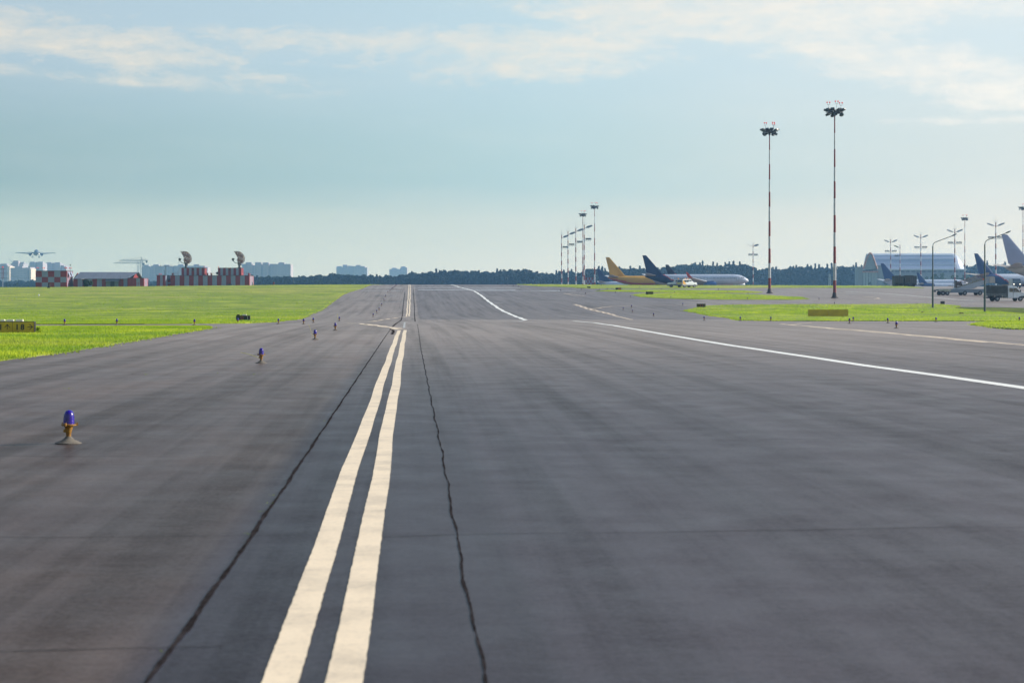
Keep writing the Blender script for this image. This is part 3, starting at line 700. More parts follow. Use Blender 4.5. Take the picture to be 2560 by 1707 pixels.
# ------------------------------------------------------------------ tall floodlight masts
M_FLOOD = mat('floodlight_housing', (0.03, 0.045, 0.05), 0.5, var=0.2)
def make_flood_mast(bounds):
    """bounds: heights where the paint changes, red at the bottom"""
    t = empty('floodlight_mast', (0, 0, 0))
    H = bounds[-1]
    m = MB()
    rad = lambda z: 0.265 - 0.175 * z / H
    for i, (a, b) in enumerate(zip(bounds[:-1], bounds[1:])): m.tube((0, 0, a), (0, 0, b), rad(a), rad(b), 14, i % 2, cap=False)
    m.build('pole', [RED, WHT], t, smooth=True)
    f = MB().lathe([(0.62, 0), (0.62, 0.14), (0.46, 0.16), (0.34, 0.75), (0.30, 0.9)], 10).build('foot', mat('dark_foot', (0.05, 0.04, 0.045), 0.7, var=0.2), t)
    c = MB()
    n = 16
    for i in range(n):
        a0, a1 = 2 * math.pi * i / n, 2 * math.pi * (i + 1) / n
        c.tube((1.25 * math.cos(a0), 1.25 * math.sin(a0), H - 0.1), (1.25 * math.cos(a1), 1.25 * math.sin(a1), H - 0.1), 0.07, 0.07, 6)
    for a in range(4): c.tube((0, 0, H - 0.1), (1.25 * math.cos(a * 1.57 + .3), 1.25 * math.sin(a * 1.57 + .3), H - 0.1), 0.07, 0.07, 6)
    c.tube((0, 0, H - 0.6), (0, 0, H + 0.25), 0.22, 0.2, 10)
    c.build('crown', BLK, t)
    rr = random.Random(3)
    for i, a in enumerate([10, 40, 75, 110, 150, 185, 215, 250, 290, 325]):
        a = R(a + rr.uniform(-6, 6)); up = rr.uniform(0.26, 0.36)
        q = Matrix.Rotation(a, 3, 'Z') @ Matrix.Rotation(R(-24 + rr.uniform(-8, 8)), 3, 'Y')
        MB().box((0, 0, 0), (0.70, 0.62, 0.26), rot=q).tube((0, 0, 0), (0, 0, -0.45), 0.04, 0.04, 5).build('floodlight', M_FLOOD, t, (1.42 * math.cos(a), 1.42 * math.sin(a), H + up))
    for i, a in enumerate([20, 95, 175, 205, 265, 340]):
        a = R(a); q = Matrix.Rotation(a, 3, 'Z') @ Matrix.Rotation(R(25), 3, 'Y')
        MB().box((0, 0, 0), (0.42, 0.48, 0.34), rot=q).tube((0, 0, 0), (0, 0, 0.4), 0.04, 0.04, 5).build('floodlight', M_FLOOD, t, (1.25 * math.cos(a), 1.25 * math.sin(a), H - 0.42))
    for a, off in ((R(185), 0), (R(275), 0.04), (R(5), -0.05)):
        cx, cy = 1.05 * math.cos(a), 1.05 * math.sin(a)
        b = MB().path([(0, 0, 0.0), (0, 0, 0.95)], 0.022, 6).path([(-0.22, 0, 1.25), (-0.18, 0, 1.0), (0, 0, 0.94), (0.18, 0, 1.0), (0.22, 0, 1.25)], 0.022, 6).build('lamp_fork', BLK, t, (cx, cy, H + 0.25 + off))
        for s in (-0.22, 0.22):
            MB().sphere((0, 0, 0.09), 0.115, 6, sq=1.25).build('obstruction_lamp', LAMPRED, b, (s, 0, 1.27), smooth=True)
    return t
DA = 235.0
fb = [(743.0 - r) * DA / F for r in (743, 699, 656.4, 614.6, 579, 536, 494, 451.7, 416, 371.7, 331, 279)]
mA = make_flood_mast(fb)
mA.location = on_ground(2086.7, DA); mA.rotation_euler = (0, 0, 0.0)
tag(mA, 'tall red and white floodlight mast with red lamps, the tallest and nearest', 'light mast', 'crown-headed floodlight masts')
HA = fb[-1]
def flood_mast(u, vtop, d, rz, label):
    o = copy_tree(mA); p = on_ground(u, d); h = Z(vtop, d) - p.z
    o.location = p; o.rotation_euler = (0, 0, rz); o.scale = (1.0, 1.0, h / HA); tag(o, label)
flood_mast(1923.9, 330, 265, 0.5, 'tall red and white floodlight mast, the left one of the two big ones')
flood_mast(1486.5, 518, 545, 0.2, 'distant crown-headed mast right of the yellow-tailed group of masts, next to the yellow tail')
flood_mast(1457, 537.5, 597, 0.9, 'distant crown-headed mast standing among the one-armed reflector masts')
flood_mast(2412, 547.5, 625, 0.4, 'distant crown-headed mast at the right end of the arched hangar')
flood_mast(2557.4, 521, 550, 1.2, 'distant crown-headed mast behind the big grey tail at the right edge')

M_REFL = mat('reflector_panel', (0.08, 0.10, 0.11), 0.4, var=0.1)
def make_reflector_mast(sides):
    t = empty('reflector_mast', (0, 0, 0)); H = 26.0; n = 13
    m = MB(); rad = lambda z: 0.30 - 0.13 * z / H
    for i in range(n):
        a, b = H * i / n, H * (i + 1) / n; m.tube((0, 0, a), (0, 0, b), rad(a), rad(b), 10, i % 2, cap=False)
    m.build('pole', [RED, WHT], t, smooth=True)
    a = MB().tube((0, 0, H), (0, 0, H + 2.6), 0.05, 0.03, 5)
    for k in (-0.7, 0.7): a.tube((k, 0, H), (k, 0, H + 1.4), 0.03, 0.02, 4)
    a.tube((-0.7, 0, H + 0.1), (0.7, 0, H + 0.1), 0.04, 0.04, 4).build('antenna', GALV, t)
    for s in sides:
        w = MB()
        pts = [(0.5, -0.15, H - 1.35), (1.6, -1.35, H - 0.95), (3.2, -0.9, H - 0.35), (3.2, 0.9, H - 0.35), (1.6, 1.35, H - 0.95), (0.5, 0.15, H - 1.35)]
        lo = [(s * x, y, z + .26 * y) for x, y, z in pts]; hi = [(s * x, y, z + .26 * y + 0.14) for x, y, z in pts]; q = len(pts)
        w.add(lo + hi, [tuple(range(q)), tuple(range(q, 2 * q))] + [(i, (i + 1) % q, q + (i + 1) % q, q + i) for i in range(q)])
        w.tube((0, 0, H - 1.5), (s * 2.0, 0, H - 0.85), 0.06, 0.06, 5)
        w.build('reflector_wing', M_REFL, t)
        zp = H - 6.2
        p = MB().box((s * 1.5, 0, zp), (2.6, 0.7, 0.10)).tube((s * 0.2, -0.35, zp + 0.9), (s * 2.8, -0.35, zp + 0.9), 0.03, 0.03, 4)
        p.build('platform', M_FLOOD, t)
        for k in range(5): MB().box((0, 0, 0), (0.38, 0.42, 0.46), rot=Matrix.Rotation(R(20), 3, 'X')).box((0, 0, -0.35), (0.06, 0.06, 0.4)).build('uplight', M_FLOOD, t, (s * (0.75 + k * 0.48), 0, zp + 0.62))
    return t
m1 = make_reflector_mast((1,)); m2 = make_reflector_mast((-1, 1)); used = {}
def reflector_mast(kind, u, vtop, d, rz, label):
    src = m1 if kind == 1 else m2
    o = src if kind not in used else copy_tree(src); used[kind] = 1
    p = on_ground(u, d); o.location = p; o.rotation_euler = (0, 0, rz - math.atan2(p.x, p.y)); h = Z(vtop, d) - p.z; o.scale = (1, 1, h / 26.0)
    tag(o, label, 'light mast', 'reflector masts with wing panels')
reflector_mast(1, 1404, 587, 662, 0.25, 'one-armed striped reflector mast, leftmost and shortest of the row of four')
reflector_mast(1, 1420, 578.8, 628, 0.25, 'one-armed striped reflector mast, second from the left in the row of four')
reflector_mast(1, 1439.5, 570.5, 595, 0.25, 'one-armed striped reflector mast, third from the left in the row of four')
reflector_mast(1, 1460.5, 562, 568, 0.25, 'one-armed striped reflector mast, rightmost and tallest of the row of four')
reflector_mast(2, 1882.7, 609.7, 778, 0.5, 'thin two-armed reflector mast just right of the white airliner nose')
reflector_mast(2, 2226.6, 598.7, 717, 0.0, 'two-armed reflector mast leftmost before the arched hangar')
reflector_mast(1, 2250, 612.8, 797, math.pi - 0.15, 'one-armed reflector mast pointing left before the arched hangar')
reflector_mast(2, 2302, 586.8, 661, 0.0, 'two-armed reflector mast before the middle of the arched hangar roof')
reflector_mast(2, 2387, 572.7, 605, 0.0, 'two-armed reflector mast before the right end of the hangar roof')
reflector_mast(2, 2489.5, 556.4, 551, 0.0, 'two-armed reflector mast between the blue tail and the big grey tail')
# ------------------------------------------------------------------ aircraft (nose +x, tip of the nose at x = 0, wheels on z = 0)
RB, HC, LF = 1.88, 3.62, 38.0
ST = [(0, .03, -.22), (.006, .20, -.21), (.016, .36, -.18), (.03, .52, -.13), (.045, .66, -.08), (.065, .79, -.04), (.09, .90, -.01), (.12, .97, 0), (.15, 1, 0)] + \
     [(.15 + k * .026, 1, 0) for k in range(1, 21)] + [(.70, .985, .012), (.74, .955, .04), (.78, .90, .09), (.82, .82, .16), (.86, .72, .25), (.90, .58, .36), (.94, .42, .49), (.97, .28, .60), (.99, .18, .66), (1.0, .08, .70)]
def fus(t, th):
    for (a, ra, za), (b, rb, zb) in zip(ST[:-1], ST[1:]):
        if a <= t <= b: break
    k = (t - a) / (b - a); r = (ra + (rb - ra) * k) * RB; z = HC + (za + (zb - za) * k) * RB
    return Vector((-t * LF, r * math.cos(th), z + r * 1.02 * math.sin(th)))
def fuselage(paint):
    m = MB(); n = 28
    ts = []
    for (a, _, _), (b, _, _) in zip(ST[:-1], ST[1:]):
        q = 1 if b - a < .02 else 3
        ts += [a + (b - a) * k / q for k in range(q)]
    ts.append(1.0)
    vs = [fus(t, 2 * math.pi * i / n) for t in ts for i in range(n)]
    m.v = [tuple(v) for v in vs]
    for k in range(len(ts) - 1):
        for i in range(n):
            f = [k * n + i, k * n + (i + 1) % n, (k + 1) * n + (i + 1) % n, (k + 1) * n + i]
            c = sum((vs[j] for j in f), Vector()) / 4
            m.f.append(f); m.m.append(paint(c.x, c.z))
    m.f += [list(range(n)), list(range((len(ts) - 1) * n, len(ts) * n))[::-1]]; m.m += [paint(0, HC), paint(-LF, HC)]
    return m
def foil(pts, th):
    """a swept flying surface: list of (leading-edge point, chord, thickness) sections"""
    m = MB(); prof = [(0, 0), (.08, .5), (.3, .9), (.6, .62), (1, .03), (.6, -.5), (.3, -.6), (.08, -.38)]; n = len(prof)
    for (x, y, z), c, t, up in pts:
        for a, b in prof:
            m.v.append((x - a * c, y + (b * t if up else 0), z + (0 if up else b * t)))
    for k in range(len(pts) - 1):
        for i in range(n): m.f.append([k * n + i, k * n + (i + 1) % n, (k + 1) * n + (i + 1) % n, (k + 1) * n + i]); m.m.append(0)
    m.f += [list(range(n))[::-1], list(range((len(pts) - 1) * n, len(pts) * n))]; m.m += [0, 0]
    return m
def patch(t0, t1, a0, a1, lift=1.004, n=3):
    m = MB(); vs = []
    for i in range(n + 1):
        for j in range(n + 1):
            p = fus(t0 + (t1 - t0) * i / n, a0 + (a1 - a0) * j / n); c = Vector((p.x, 0, HC)); q = c + (p - c) * lift; vs.append(q)
    return m.add(vs, [(i * (n + 1) + j, (i + 1) * (n + 1) + j, (i + 1) * (n + 1) + j + 1, i * (n + 1) + j + 1) for i in range(n) for j in range(n)])
AL = mat('aircraft_white', (0.47, 0.52, 0.62), 0.30, var=0.05, scale=0.4, coat=0.3)
NAVY = mat('aircraft_navy', (0.006, 0.016, 0.075), 0.5, var=0.12, scale=0.4, spec=.2)
NAVY2 = mat('aircraft_faded_navy', (0.014, 0.04, 0.15), 0.5, var=0.12, scale=0.4, spec=.25)
GOLD = mat('aircraft_gold', (0.56, 0.30, 0.022), 0.5, var=0.08, scale=0.4, spec=.25)
ARED = mat('aircraft_red', (0.50, 0.05, 0.03), 0.4, var=0.1)
TEAL = mat('aircraft_teal', (0.04, 0.30, 0.24), 0.4, var=0.1)
ABLUE = mat('aircraft_engine_blue', (0.05, 0.12, 0.30), 0.35, var=0.1)
LILAC = mat('aircraft_grey_lilac', (0.25, 0.27, 0.40), 0.4, var=0.06, scale=0.3)
BEIGE = mat('aircraft_belly_beige', (0.48, 0.42, 0.35), 0.5, var=0.15, scale=0.6)
WING = mat('wing_grey', (0.50, 0.52, 0.55), 0.4, var=0.1, scale=0.5)
def airliner(name, label, mats, paint, fin_m, loc, heading, s=1.0, winglet=None, windows=0, eng=None, wing_m=None, thick=1.0, cat='airliner', detail=True, gear='normal', stab=None, pitch=0.0, doors=False, cover=None):
    t = empty(name, loc, heading, label, cat); t.scale = (s, s, s)
    if pitch: t.rotation_euler = (0, R(-pitch), heading)
    body = fuselage(paint).build('fuselage', mats, t, smooth=True)
    foil([((-29.2, 0, HC + 1.8), 6.2, .06, 1), ((-31.6, 0, HC + 2.15), 5.6, .36, 1), ((-37.3, 0, 12.35), 1.5, .14, 1), ((-37.6, 0, 12.5), 1.1, .06, 1)], 0).build('tail_fin', fin_m, t, smooth=True)
    for sg in (-1, 1):
        foil([((-33.6, sg * .2, 4.95), 3.9, .34, 0), ((-36.9, sg * 6.7, 5.75), 1.6, .12, 0), ((-37.3, sg * 7.1, 5.82), 1.1, .06, 0)], 0).build('stabilizer', stab or WING, t, smooth=True)
        foil([((-12.6, sg * .3, 2.35), 7.6, .9 * thick, 0), ((-16.0, sg * 5.4, 2.85), 4.9, .55 * thick, 0), ((-22.2, sg * 16.6, 4.05), 1.8, .2 * thick, 0), ((-22.5, sg * 17.0, 4.1), 1.5, .14 * thick, 0)], 0).build('wing', wing_m or WING, t, smooth=True)
        if winglet: foil([((-22.5, sg * 17.0, 4.05), 1.5, .14, 1), ((-23.1, sg * 17.25, 4.5), 1.4, .1, 1), ((-24.5, sg * 17.7, 6.05), .6, .05, 1)], 0).build('winglet', winglet, t, smooth=True)
        e = MB(); pr = [(-12.6, .72), (-12.5, .98), (-12.9, 1.08), (-14.0, 1.12), (-15.6, 1.0), (-16.5, .72), (-17.2, .40)]
        n = 18; ey, ez = sg * 4.9, 1.62
        for x, r in pr: e.v += [(x, ey + r * math.cos(2 * math.pi * i / n), ez + r * math.sin(2 * math.pi * i / n)) for i in range(n)]
        for k in range(len(pr) - 1): e.f += [[k * n + i, k * n + (i + 1) % n, (k + 1) * n + (i + 1) % n, (k + 1) * n + i] for i in range(n)]
        e.m = [0] * len(e.f)
        e.box((-15.0, ey, 2.75), (3.2, .25, .6))
        en = e.build('engine', eng or AL, t, smooth=True)
        MB().tube((-12.65, ey, ez), (-12.75, ey, ez), .74, .74, 18).build('fan', BLK, en)
    zs = 1.0 if gear == 'normal' else 0
    def leg(x, y, r, ws, name='landing_gear'):
        wr_ = max(r, .5) if name == 'landing_gear' else r
        g = MB().tube((x, y, 2.2), (x, y, r), .16, .16, 8).build(name, GALV if gear == 'normal' else NAVY, t)
        for wx, wy in ws: MB().tube((x + wx, y + wy - .2, r), (x + wx, y + wy + .2, r), wr_, wr_, 14).build('wheel', RUB, g)
    leg(-4.2, 0, .36, [(0, -.28), (0, .28)], 'nose_gear')
    for sg in (-1, 1): leg(-19.6, sg * 2.86, .56 if gear == 'normal' else -.1, [(0, -.42), (0, .42)] + ([(-1.3, -.42), (-1.3, .42)] if gear == 'down' else []))
    for sg in (0, math.pi):
        a = (lambda q: q) if sg == 0 else (lambda q: math.pi - q)
        for t0, t1, b0, b1 in ((.048, .060, .50, .72), (.063, .077, .45, .66)):
            patch(t0, t1, a(b0), a(b1), 1.01).build('cockpit_window', GLS, body)
    patch(.043, .062, math.pi / 2 - .55, math.pi / 2 + .55, 1.012, 5).build('cockpit_window', GLS, body)
    for k in range(windows):
        tt = .125 + k * (.60 / max(1, windows))
        if .36 < tt < .365: continue
        patch(tt, tt + .0070, math.pi - .14, math.pi - .34, 1.006, 1).build('cabin_window', GLS, body)
    if doors:
        DL = mat('door_outline', (0.20, 0.22, 0.27), 0.5)
        for tt in (.10, .735):
            d = MB()
            for (x0, x1, a0, a1) in ((tt, tt + .0022, .55, -.32), (tt + .0235, tt + .0257, .55, -.32), (tt, tt + .0257, .57, .53), (tt, tt + .0257, -.30, -.34)):
                q = patch(x0, x1, math.pi - a0, math.pi - a1, 1.008, 4); d.add(q.v, q.f)
            d.build('door', DL, body)
    return t
def tail_at(u, v, d, heading, s, zb=None):
    """where the aircraft must stand for the rear tip of its fin to be at u, v"""
    tip = Vector((-38.7 * s, 0, 0)); tip.rotate(Matrix.Rotation(heading, 3, 'Z')); w = V(u, v, d)
    x, y = w.x - tip.x, w.y - tip.y
    return Vector((x, y, hz(x, y) if zb is None else zb))
def scale_for(v, d, zb): return (Z(v, d) - zb) / 12.5

def p2_paint(x, z):
    edge = -31.2 + (5.3 - z) * 1.55
    if x < edge: return 1
    if x < edge + 0.55: return 2
    if z < 2.0 and x > -24: return 3 if z > 1.83 else 2
    return 0
W2 = airliner('parked_airliner', 'white airliner in side view with navy tail, red winglet and teal belly, nose right', [AL, NAVY, ARED, TEAL], p2_paint, NAVY,
              tail_at(1606.8, 636.4, 508, 0.0, .977), 0.0, .977, winglet=ARED, windows=44, eng=ABLUE, doors=True)
def gold_paint(x, z):
    lim = 2.7 + max(0, (-29 - x)) * 0.22
    return 1 if lim - .45 < z < lim + .25 else 0
airliner('parked_airliner', 'golden yellow freight airliner with a red side stripe, left of the white airliner', [GOLD, ARED], gold_paint, GOLD, tail_at(1515, 641, 575, 0.05, 1.08), 0.05, 1.08, eng=GOLD)
one = lambda k: (lambda x, z: k)
airliner('parked_airliner', 'dark purple-navy tail rising behind the white airliner', [AL, NAVY], one(0), mat('aircraft_plum', (0.008, 0.005, 0.022), 0.6, var=0.1, spec=.1), tail_at(1664, 657.9, 600, 0.15, .9), 0.15, .9)
airliner('parked_airliner', 'airliner with slate navy tail and white body, half hidden left of the golden tail', [AL, NAVY2], one(0), NAVY, tail_at(1492.5, 670, 757, 0.0, 1.0, 3.55), 0.0, 1.0)
airliner('parked_airliner', 'airliner whose navy tail rises behind the dark slatted trailers, long white body', [AL, NAVY2], one(0), NAVY2, tail_at(2202, 658.4, 657, 0.02, 1.07, 3.1), 0.02, 1.07)
airliner('parked_airliner', 'small jet with a faded navy fin right of the dark slatted trailers', [AL, NAVY2], lambda x, z: 1 if x < -27 else 0, NAVY2, tail_at(2292, 681, 600, .1, .64), .1, .64, eng=AL)
airliner('parked_airliner', 'airliner with royal navy tail and red body line behind the canvas truck', [AL, NAVY2, ARED, TEAL], p2_paint, NAVY2, tail_at(2436, 629.7, 500, 0.2, 1.03), 0.2, 1.03, eng=ABLUE, stab=BEIGE)
airliner('parked_airliner', 'very large grey-lilac tail with beige rear belly, cut by the right edge', [LILAC, BEIGE], lambda x, z: 1 if z < 4.6 + max(0, (-30 - x)) * 0.3 else 0, LILAC, tail_at(2505, 582.4, 456, 0.06, 1.4), 0.06, 1.4, stab=BEIGE)
# on final approach, coming towards the camera
d9 = 2170.0; los = math.atan2(-1, (CU - 91.4) / F); s9 = 1.74
hd = math.atan2(-math.cos(0), 0) + math.atan2((CU - 91.4) / F, 1) + R(2.0)
q = V(91.4, 628.5, d9)
p9 = airliner('landing_airliner', 'twin-engine airliner on final approach with its wheels down and landing lights on', [mat('aircraft_blue_grey', (0.05, 0.085, 0.16), 0.4), mat('aircraft_dark_belly', (0.06, 0.04, 0.07), 0.5)],
              lambda x, z: 1 if z < 2.7 else 0, mat('fin_pale', (0.40, 0.42, 0.44), 0.4), (q.x, q.y, q.z - HC * s9), hd, s9, gear='down', wing_m=mat('wing_dark', (0.05, 0.08, 0.11), .5), thick=1.5, stab=mat('wing_dark', (0.05, 0.08, 0.11), .5), eng=mat('engine_dark_navy', (0.015, 0.02, 0.05), 0.4), pitch=2.5)
LAND = mat('landing_light', (1, .9, .7), 0.3, emit=(1.0, 0.86, 0.62), estr=6)
for x, y, z, r in ((-12.0, 2.6, 2.3, .22), (-12.0, -2.6, 2.3, .18), (-4.4, 0, 1.75, .18)): MB().sphere((x, y, z), r, 6).build('landing_light', LAND, p9)
# ------------------------------------------------------------------ airfield buildings on the left
BR = mat('building_red', (0.21, 0.020, 0.026), 0.65, var=0.16, scale=1.2, stretch=(4, 4, .3))
BW = mat('building_grey_white', (0.22, 0.265, 0.37), 0.65, var=0.10, scale=1.2, stretch=(4, 4, .3))
BD = mat('dark_roof_edge', (0.05, 0.055, 0.06), 0.7, var=0.2)
TIN = mat('tin_roof', (0.15, 0.175, 0.23), 0.45, 0.2, var=0.16, scale=0.8, stretch=(6, .5, .5))
DOOR = mat('grey_green_door', (0.16, 0.20, 0.19), 0.6, var=0.15)
def frame_at(d):
    """builders below work in photo rows/columns turned into metres at distance d"""
    k = d / F
    return k
def cells(m, xs, zs, y, pick, th=0.0):
    for i in range(len(xs) - 1):
        for j in range(len(zs) - 1):
            m.add([(xs[i], y, zs[j]), (xs[i + 1], y, zs[j]), (xs[i + 1], y, zs[j + 1]), (xs[i], y, zs[j + 1])], [(0, 1, 2, 3)], pick(i, j))
def box_hut(name, label, cat, d, u0, u1, vt, vb, cols, rows=None, depth=6.0, pick=None, side=None, sidecols=None, group=None, slab=True):
    """a striped or chequered hut; cols/rows are photo positions of the paint changes"""
    k = d / F; x0, z0 = X(u0, d), Z(vb, d)
    zg = min(z0, hz(x0, d) ) - 0.3
    t = empty(name, (x0, d, z0), 0, label, cat, group)
    xs = [(u - u0) * k for u in cols]; zs = [(vb - v) * k for v in (rows or (vb, vt))]
    zs[0] -= 2.0
    m = MB(); w = xs[-1]; h = zs[-1]
    cells(m, xs, zs, 0, pick or (lambda i, j: i % 2))
    cells(m, xs, zs, depth, pick or (lambda i, j: i % 2))
    sc = sidecols or 9
    ys = [depth * q / sc for q in range(sc + 1)]
    for xx in (0, w):
        for q in range(sc): m.add([(xx, ys[q], zs[0]), (xx, ys[q + 1], zs[0]), (xx, ys[q + 1], h), (xx, ys[q], h)], [(0, 1, 2, 3)], (q % 2) if side is None else side)
    m.add([(0, 0, h), (w, 0, h), (w, depth, h), (0, depth, h)], [(0, 1, 2, 3)], 2)
    m.build('wall', [BR, BW, BD], t)
    if slab: MB().lo_hi((-.12, -.12, h + .004), (w + .12, depth + .12, h + .12)).build('roof', BD, t)
    return t, w, h, k
def lamp_pair(t, x, y, z, k=1.0):
    b = MB().path([(0, 0, 0), (0, 0, .45)], .03, 5).path([(-.25, 0, .8), (-.2, 0, .5), (0, 0, .42), (.2, 0, .5), (.25, 0, .8)], .03, 5).build('lamp_fork', BD, t, (x, y, z))
    for s in (-.25, .25): MB().sphere((0, 0, 0), .16 * k, 5).build('obstruction_lamp', LAMPRED, b, (s, 0, .92), smooth=True)

D1 = 452
t, w, h, k = box_hut('chequered_hut', 'red and grey chequered block building with red lamps on its roof', 'building', D1, 89, 167, 677.5, 717.5,
                     [89, 104.4, 120, 135.7, 151, 167], [717.5, 706, 692.6, 677.7], depth=6.2, pick=lambda i, j: (i + j) % 2, sidecols=11)
for u in (92.5, 107.5): lamp_pair(t, (u - 89) * k, .6, h + .12)
lamp_pair(t, (163 - 89) * k, .6, h + .12); lamp_pair(t, w - .3, 4.6, h + .12)
for y in (.9, 3.6): MB().add([(w + .02, y, h - .2), (w + .02, y + 1.4, h - .2), (w + .75, y + 1.4, h - 1.75), (w + .75, y, h - 1.75)], [(0, 1, 2, 3)]).add([(w + .02, y, h - .26), (w + .02, y + 1.4, h - .26), (w + .75, y + 1.4, h - 1.81), (w + .75, y, h - 1.81)], [(0, 1, 2, 3)]).build('awning', BW, t)
MB().tube((w - .3, 4.6, h + .1), (w - .3, 4.6, h + 1.9), .03, .03, 5).sphere((w - .3, 4.6, h + 2.0), .22, 5).build('antenna', BLK, t)

# long shed with a tin roof
D2 = 455; k = D2 / F
t = empty('long_shed', (X(183, D2), D2, Z(717, D2)), 0, 'long low shed with striped walls and a grey tin roof beside the chequered building', 'building')
hz_ = lambda v: (717 - v) * k
cols = [183, 194, 206, 218, 230.5, 242.4, 254.8, 264.5, 296, 308.8, 318.5, 331]
xs = [(u - 183) * k for u in cols]; m = MB()
cells(m, xs, [-2, hz_(697.5)], 0, lambda i, j: (0, 1, 0, 1, 0, 1, 0, 1, 0, 1, 0)[i]); cells(m, xs, [-2, hz_(697.5)], 9, lambda i, j: i % 2)
W2_ = xs[-1]
for xx in (0, W2_): m.add([(xx, 0, -2), (xx, 9, -2), (xx, 9, hz_(697.5)), (xx, 4.5, hz_(681)), (xx, 0, hz_(697.5))], [(0, 1, 2, 3, 4)], 0)
m.build('wall', [BR, BW], t)
e0, e1, r0, r1 = (184.7 - 183) * k, (320 - 183) * k, (189.5 - 183) * k, (338 - 183) * k
rf = MB(); zt, ze = hz_(680), hz_(697.3)
n = 60
for i in range(n):       # standing seams as real folds
    a0, a1 = i / n, (i + 1) / n; am = (a0 + a1) / 2
    for s0, s1, dz0, dz1 in ((a0, am, 0, .06), (am, a1, .06, 0)):
        E = lambda s: e0 + (e1 - e0) * s; Q = lambda s: r0 + (r1 - r0) * s
        rf.add([(E(s0), -.5, ze + dz0), (E(s1), -.5, ze + dz1), (Q(s1), 4.5, zt + dz1), (Q(s0), 4.5, zt + dz0)], [(0, 1, 2, 3)])
        rf.add([(Q(s0), 4.5, zt + dz0), (Q(s1), 4.5, zt + dz1), (Q(s1), 9.5, ze + dz1), (Q(s0), 9.5, ze + dz0)], [(0, 1, 2, 3)])
rf.build('roof', TIN, t)
MB().lo_hi(((264.7 - 183) * k, -.04, -2), ((276 - 183) * k, -.005, hz_(702))).lo_hi(((286.5 - 183) * k, -.04, -2), ((295.8 - 183) * k, -.005, hz_(702))).build('door', DOOR, t)
MB().lo_hi(((276.2 - 183) * k, -.05, -2), ((286.3 - 183) * k, -.006, hz_(702))).build('door', BD, t)
MB().add([((265 - 183) * k, -.04, hz_(698.6)), ((301 - 183) * k, -.04, hz_(698.6)), ((300 - 183) * k, -1.2, hz_(703)), ((265.5 - 183) * k, -1.2, hz_(703))], [(0, 1, 2, 3)]).lo_hi(((265.5 - 183) * k, -1.24, hz_(703.3)), ((300 - 183) * k, -1.18, hz_(702.6))).build('canopy', TIN, t)
MB().tube(((301.5 - 183) * k, -.3, hz_(717)), ((301.5 - 183) * k, -.3, hz_(690)), .04, .04, 5).build('pipe', BD, t)
box_hut('flat_annex', 'low flat-roofed red annex at the right end of the long shed', 'building', 453, 319.5, 359.5, 695.5, 716.5, [319.5, 340.5, 350, 359.5], depth=5.4, sidecols=5)
MB().path([(0, 0, 0), (0, 0, 1.4)], .05, 5).path([(-.8, 0, 1.0), (.9, 0, 1.0)], .05, 5).path([(-.7, 0, 0), (-.7, 0, 1.4)], .04, 5).path([(.8, 0, 0), (.8, 0, 1.2)], .04, 5).build('railing', BR, None, (X(346, 449), 449, Z(716, 449)))
tag(bpy.data.objects['railing'], 'small red pipe railing in front of the flat annex', 'railing')

# radar station
D3 = 470
t, w, h, k = box_hut('striped_cabin', 'small red and grey striped cabin with a comb antenna, left of the radar building', 'building', D3 - 2, 391.8, 414, 688.7, 716, [391.8, 400, 406.8, 414], depth=6.5, side=1)
for u in (396.5, 400.8): MB().sphere(((u - 391.8) * k, 1, h + .45), .16, 5).tube(((u - 391.8) * k, 1, h), ((u - 391.8) * k, 1, h + .4), .04, .04, 5).build('obstruction_lamp', LAMPRED, t)
an = MB().tube((2.5, 2, h), (2.5, 2, h + 3.1), .09, .09, 6).tube((.7, 2, h + 3.1), (4.9, 2, h + 3.1), .05, .05, 5)
for q in (.8, 1.6, 2.3, 3.4, 4.0, 4.5): an.tube((q, 2, h + 2.9), (q, 2, h + 3.7), .025, .025, 4)
an.tube((2.15, 1.9, h), (2.15, 1.9, h + 2.0), .06, .06, 5).build('antenna', BD, t)
t, w, h, k = box_hut('passage', 'low red passage between the striped cabin and the radar building', 'building', D3 + 1, 418.5, 427, 700, 716, [418.5, 422.5, 427], [716, 709, 706, 700], depth=3, pick=lambda i, j: 0 if j != 1 else 1)
bc = [426 + 11.62 * i for i in range(18)]
t, w, h, k = box_hut('radar_building', 'long red and grey striped radar building with two cabins and two dishes on its roof', 'building', D3, 426, bc[-1], 689.2, 716, bc, depth=8, sidecols=7)
RBLD = t
Zt = h + .12
def cabin(u0, u1, seq, label_):
    x0, x1 = (u0 - 426) * k, (u1 - 426) * k; n = len(seq); hh = (688.3 - 669.8) * k; m = MB()
    xs = [x0 + (x1 - x0) * i / n for i in range(n + 1)]
    cells(m, xs, [Zt, Zt + hh], 1.5, lambda i, j: seq[i]); cells(m, xs, [Zt, Zt + hh], 5.5, lambda i, j: seq[i])
    for xx in (x0, x1): m.add([(xx, 1.5, Zt), (xx, 5.5, Zt), (xx, 5.5, Zt + hh), (xx, 1.5, Zt + hh)], [(0, 1, 2, 3)], 0)
    m.add([(x0, 1.5, Zt + hh), (x1, 1.5, Zt + hh), (x1, 5.5, Zt + hh), (x0, 5.5, Zt + hh)], [(0, 1, 2, 3)], 2)
    c = m.build('roof_cabin', [BR, BW, BD], t)
    MB().lo_hi((x0 - .08, 1.42, Zt + hh + .003), (x1 + .08, 5.58, Zt + hh + .08)).build('roof', BD, c)
    mid = (x0 + x1) / 2
    MB().lo_hi((mid - .25, 1.44, Zt + hh * .62), (mid + .25, 1.495, Zt + hh * .85)).build('vent', BD, c)
    return x0, x1, Zt + hh
a0, a1, ztop = cabin(451, 508, [0, 1, 0, 1, 0, 1, 0, 1, 0], '')
